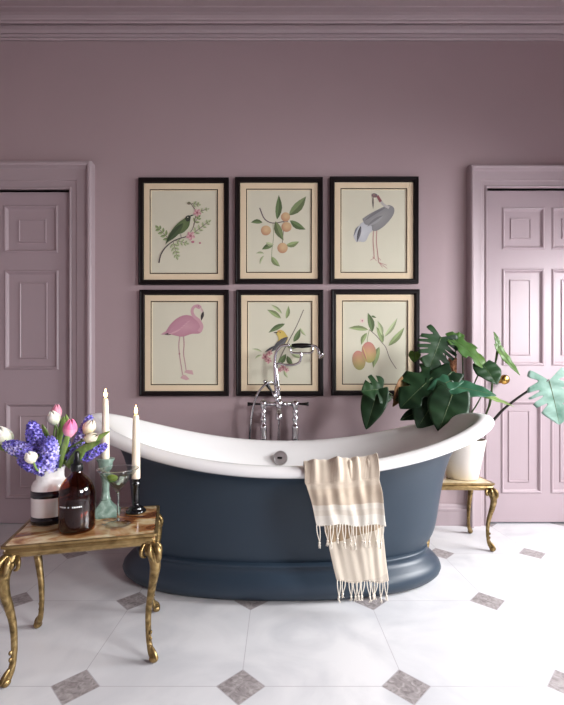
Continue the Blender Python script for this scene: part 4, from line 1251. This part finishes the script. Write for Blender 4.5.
big_leaf((499, 347, 2.14), (495, 331, 2.15), (.3, -1, 0), .40, M['lfm'], 0, 0, .3, .2, .1, seed=15, stem=[(493, 378, 2.14), (487, 412, 2.15)])
big_leaf((482, 395, 2.05), (516, 404, 2.02), (0, -.5, 1), .34, M['lfp'], 0, 0, .25, .2, .1, seed=16, stem=[(476, 406, 2.08), (470, 416, 2.12)])
big_leaf((415, 352, 2.22), (414, 362, 2.20), (-.3, -1, .2), 1.1, M['lfm'], 0, 0, .2, .2, .12, seed=19)
big_leaf((462, 339, 2.2), (446, 333, 2.2), (-.1, -1, .5), .8, M['lfm'], 1, .35, .2, .2, .12, seed=20)
big_leaf((549, 380, 2.0), (561, 424, 1.93), (-.12, -1, .35), 1.08, M['lfv'], 4, .55, .08, .12, .26, seed=17, stem=[(528, 391, 2.02), (505, 408, 2.06), (489, 425, 2.1)], sm_=M['petioled'], sw=.0065, label='large pale mint split leaf reaching to the right')
bm = bmesh.new()
pp = P(452, 358, 2.17) - pl
rings = []
for i in range(40):
    z = -.02 + (pp.z + .02) * i / 39
    rings.append([Vector((pp.x * .9 + (.0215 + .0018 * math.sin(z * 260 + a_)) * math.cos(2 * PI * a_ / 18), .01 + (.0215 + .0018 * math.sin(z * 260 + a_)) * math.sin(2 * PI * a_ / 18), z)) for a_ in range(18)])
loft(bm, rings, True, True, True)
tag(finish('moss_pole', bm, M['coir'], plant), 'brown coir moss pole')
# ================================================================= camera and light
cam = bpy.data.cameras.new('camera')
co = bpy.data.objects.new('camera', cam); COL.objects.link(co)
co.location = (0, CAMY, CAMZ)
co.rotation_euler = (PI / 2, 0, 0)
cam.sensor_fit = 'HORIZONTAL'; cam.sensor_width = 36
cam.lens = 36 * F / 564
cam.shift_x = (282 - VX) / 564
cam.shift_y = (VY - 352.5) / 564
cam.clip_start = .02
SC.camera = co

def area(name, loc, target, sx, sy, power, col, spread=180):
    l = bpy.data.lights.new(name, 'AREA'); l.shape = 'RECTANGLE'; l.size = sx; l.size_y = sy
    l.energy = power; l.color = col; l.spread = math.radians(spread)
    o = bpy.data.objects.new(name, l); COL.objects.link(o)
    o.location = loc
    d = Vector(target) - Vector(loc)
    o.rotation_euler = d.to_track_quat('-Z', 'Y').to_euler()
    return o
# daylight through the right wall's first window, then fill through the added one
area('daylight_and_fill', (XR + .55, -1.2, 1.80), (.7, -1.1, -.1), 1.5, 1.2, 165, (.975, .98, 1), 150)
area('daylight_and_fill', (XR + .55, -3.35, 1.80), (-.1, -1.6, -.1), 1.4, 1.2, 165, (.975, .98, 1), 145)  # added fill lamp, lifts the left side and the wall behind the bath
w = bpy.data.worlds.new('World'); SC.world = w; w.use_nodes = True
w.node_tree.nodes['Background'].inputs[0].default_value = (.75, .85, 1, 1)
w.node_tree.nodes['Background'].inputs[1].default_value = 1.0
SC.view_settings.view_transform = 'Standard'
SC.view_settings.look = 'None'
SC.view_settings.gamma = 1
SC.view_settings.use_curve_mapping = False
SC.view_settings.exposure = 0.27
SC.cycles.use_denoising = True
SC.cycles.max_bounces = 20
SC.cycles.transmission_bounces = 16
SC.cycles.transparent_max_bounces = 16
SC.cycles.diffuse_bounces = 6
SC.cycles.caustics_reflective = False
SC.cycles.caustics_refractive = False
SC.cycles.sample_clamp_indirect = 6
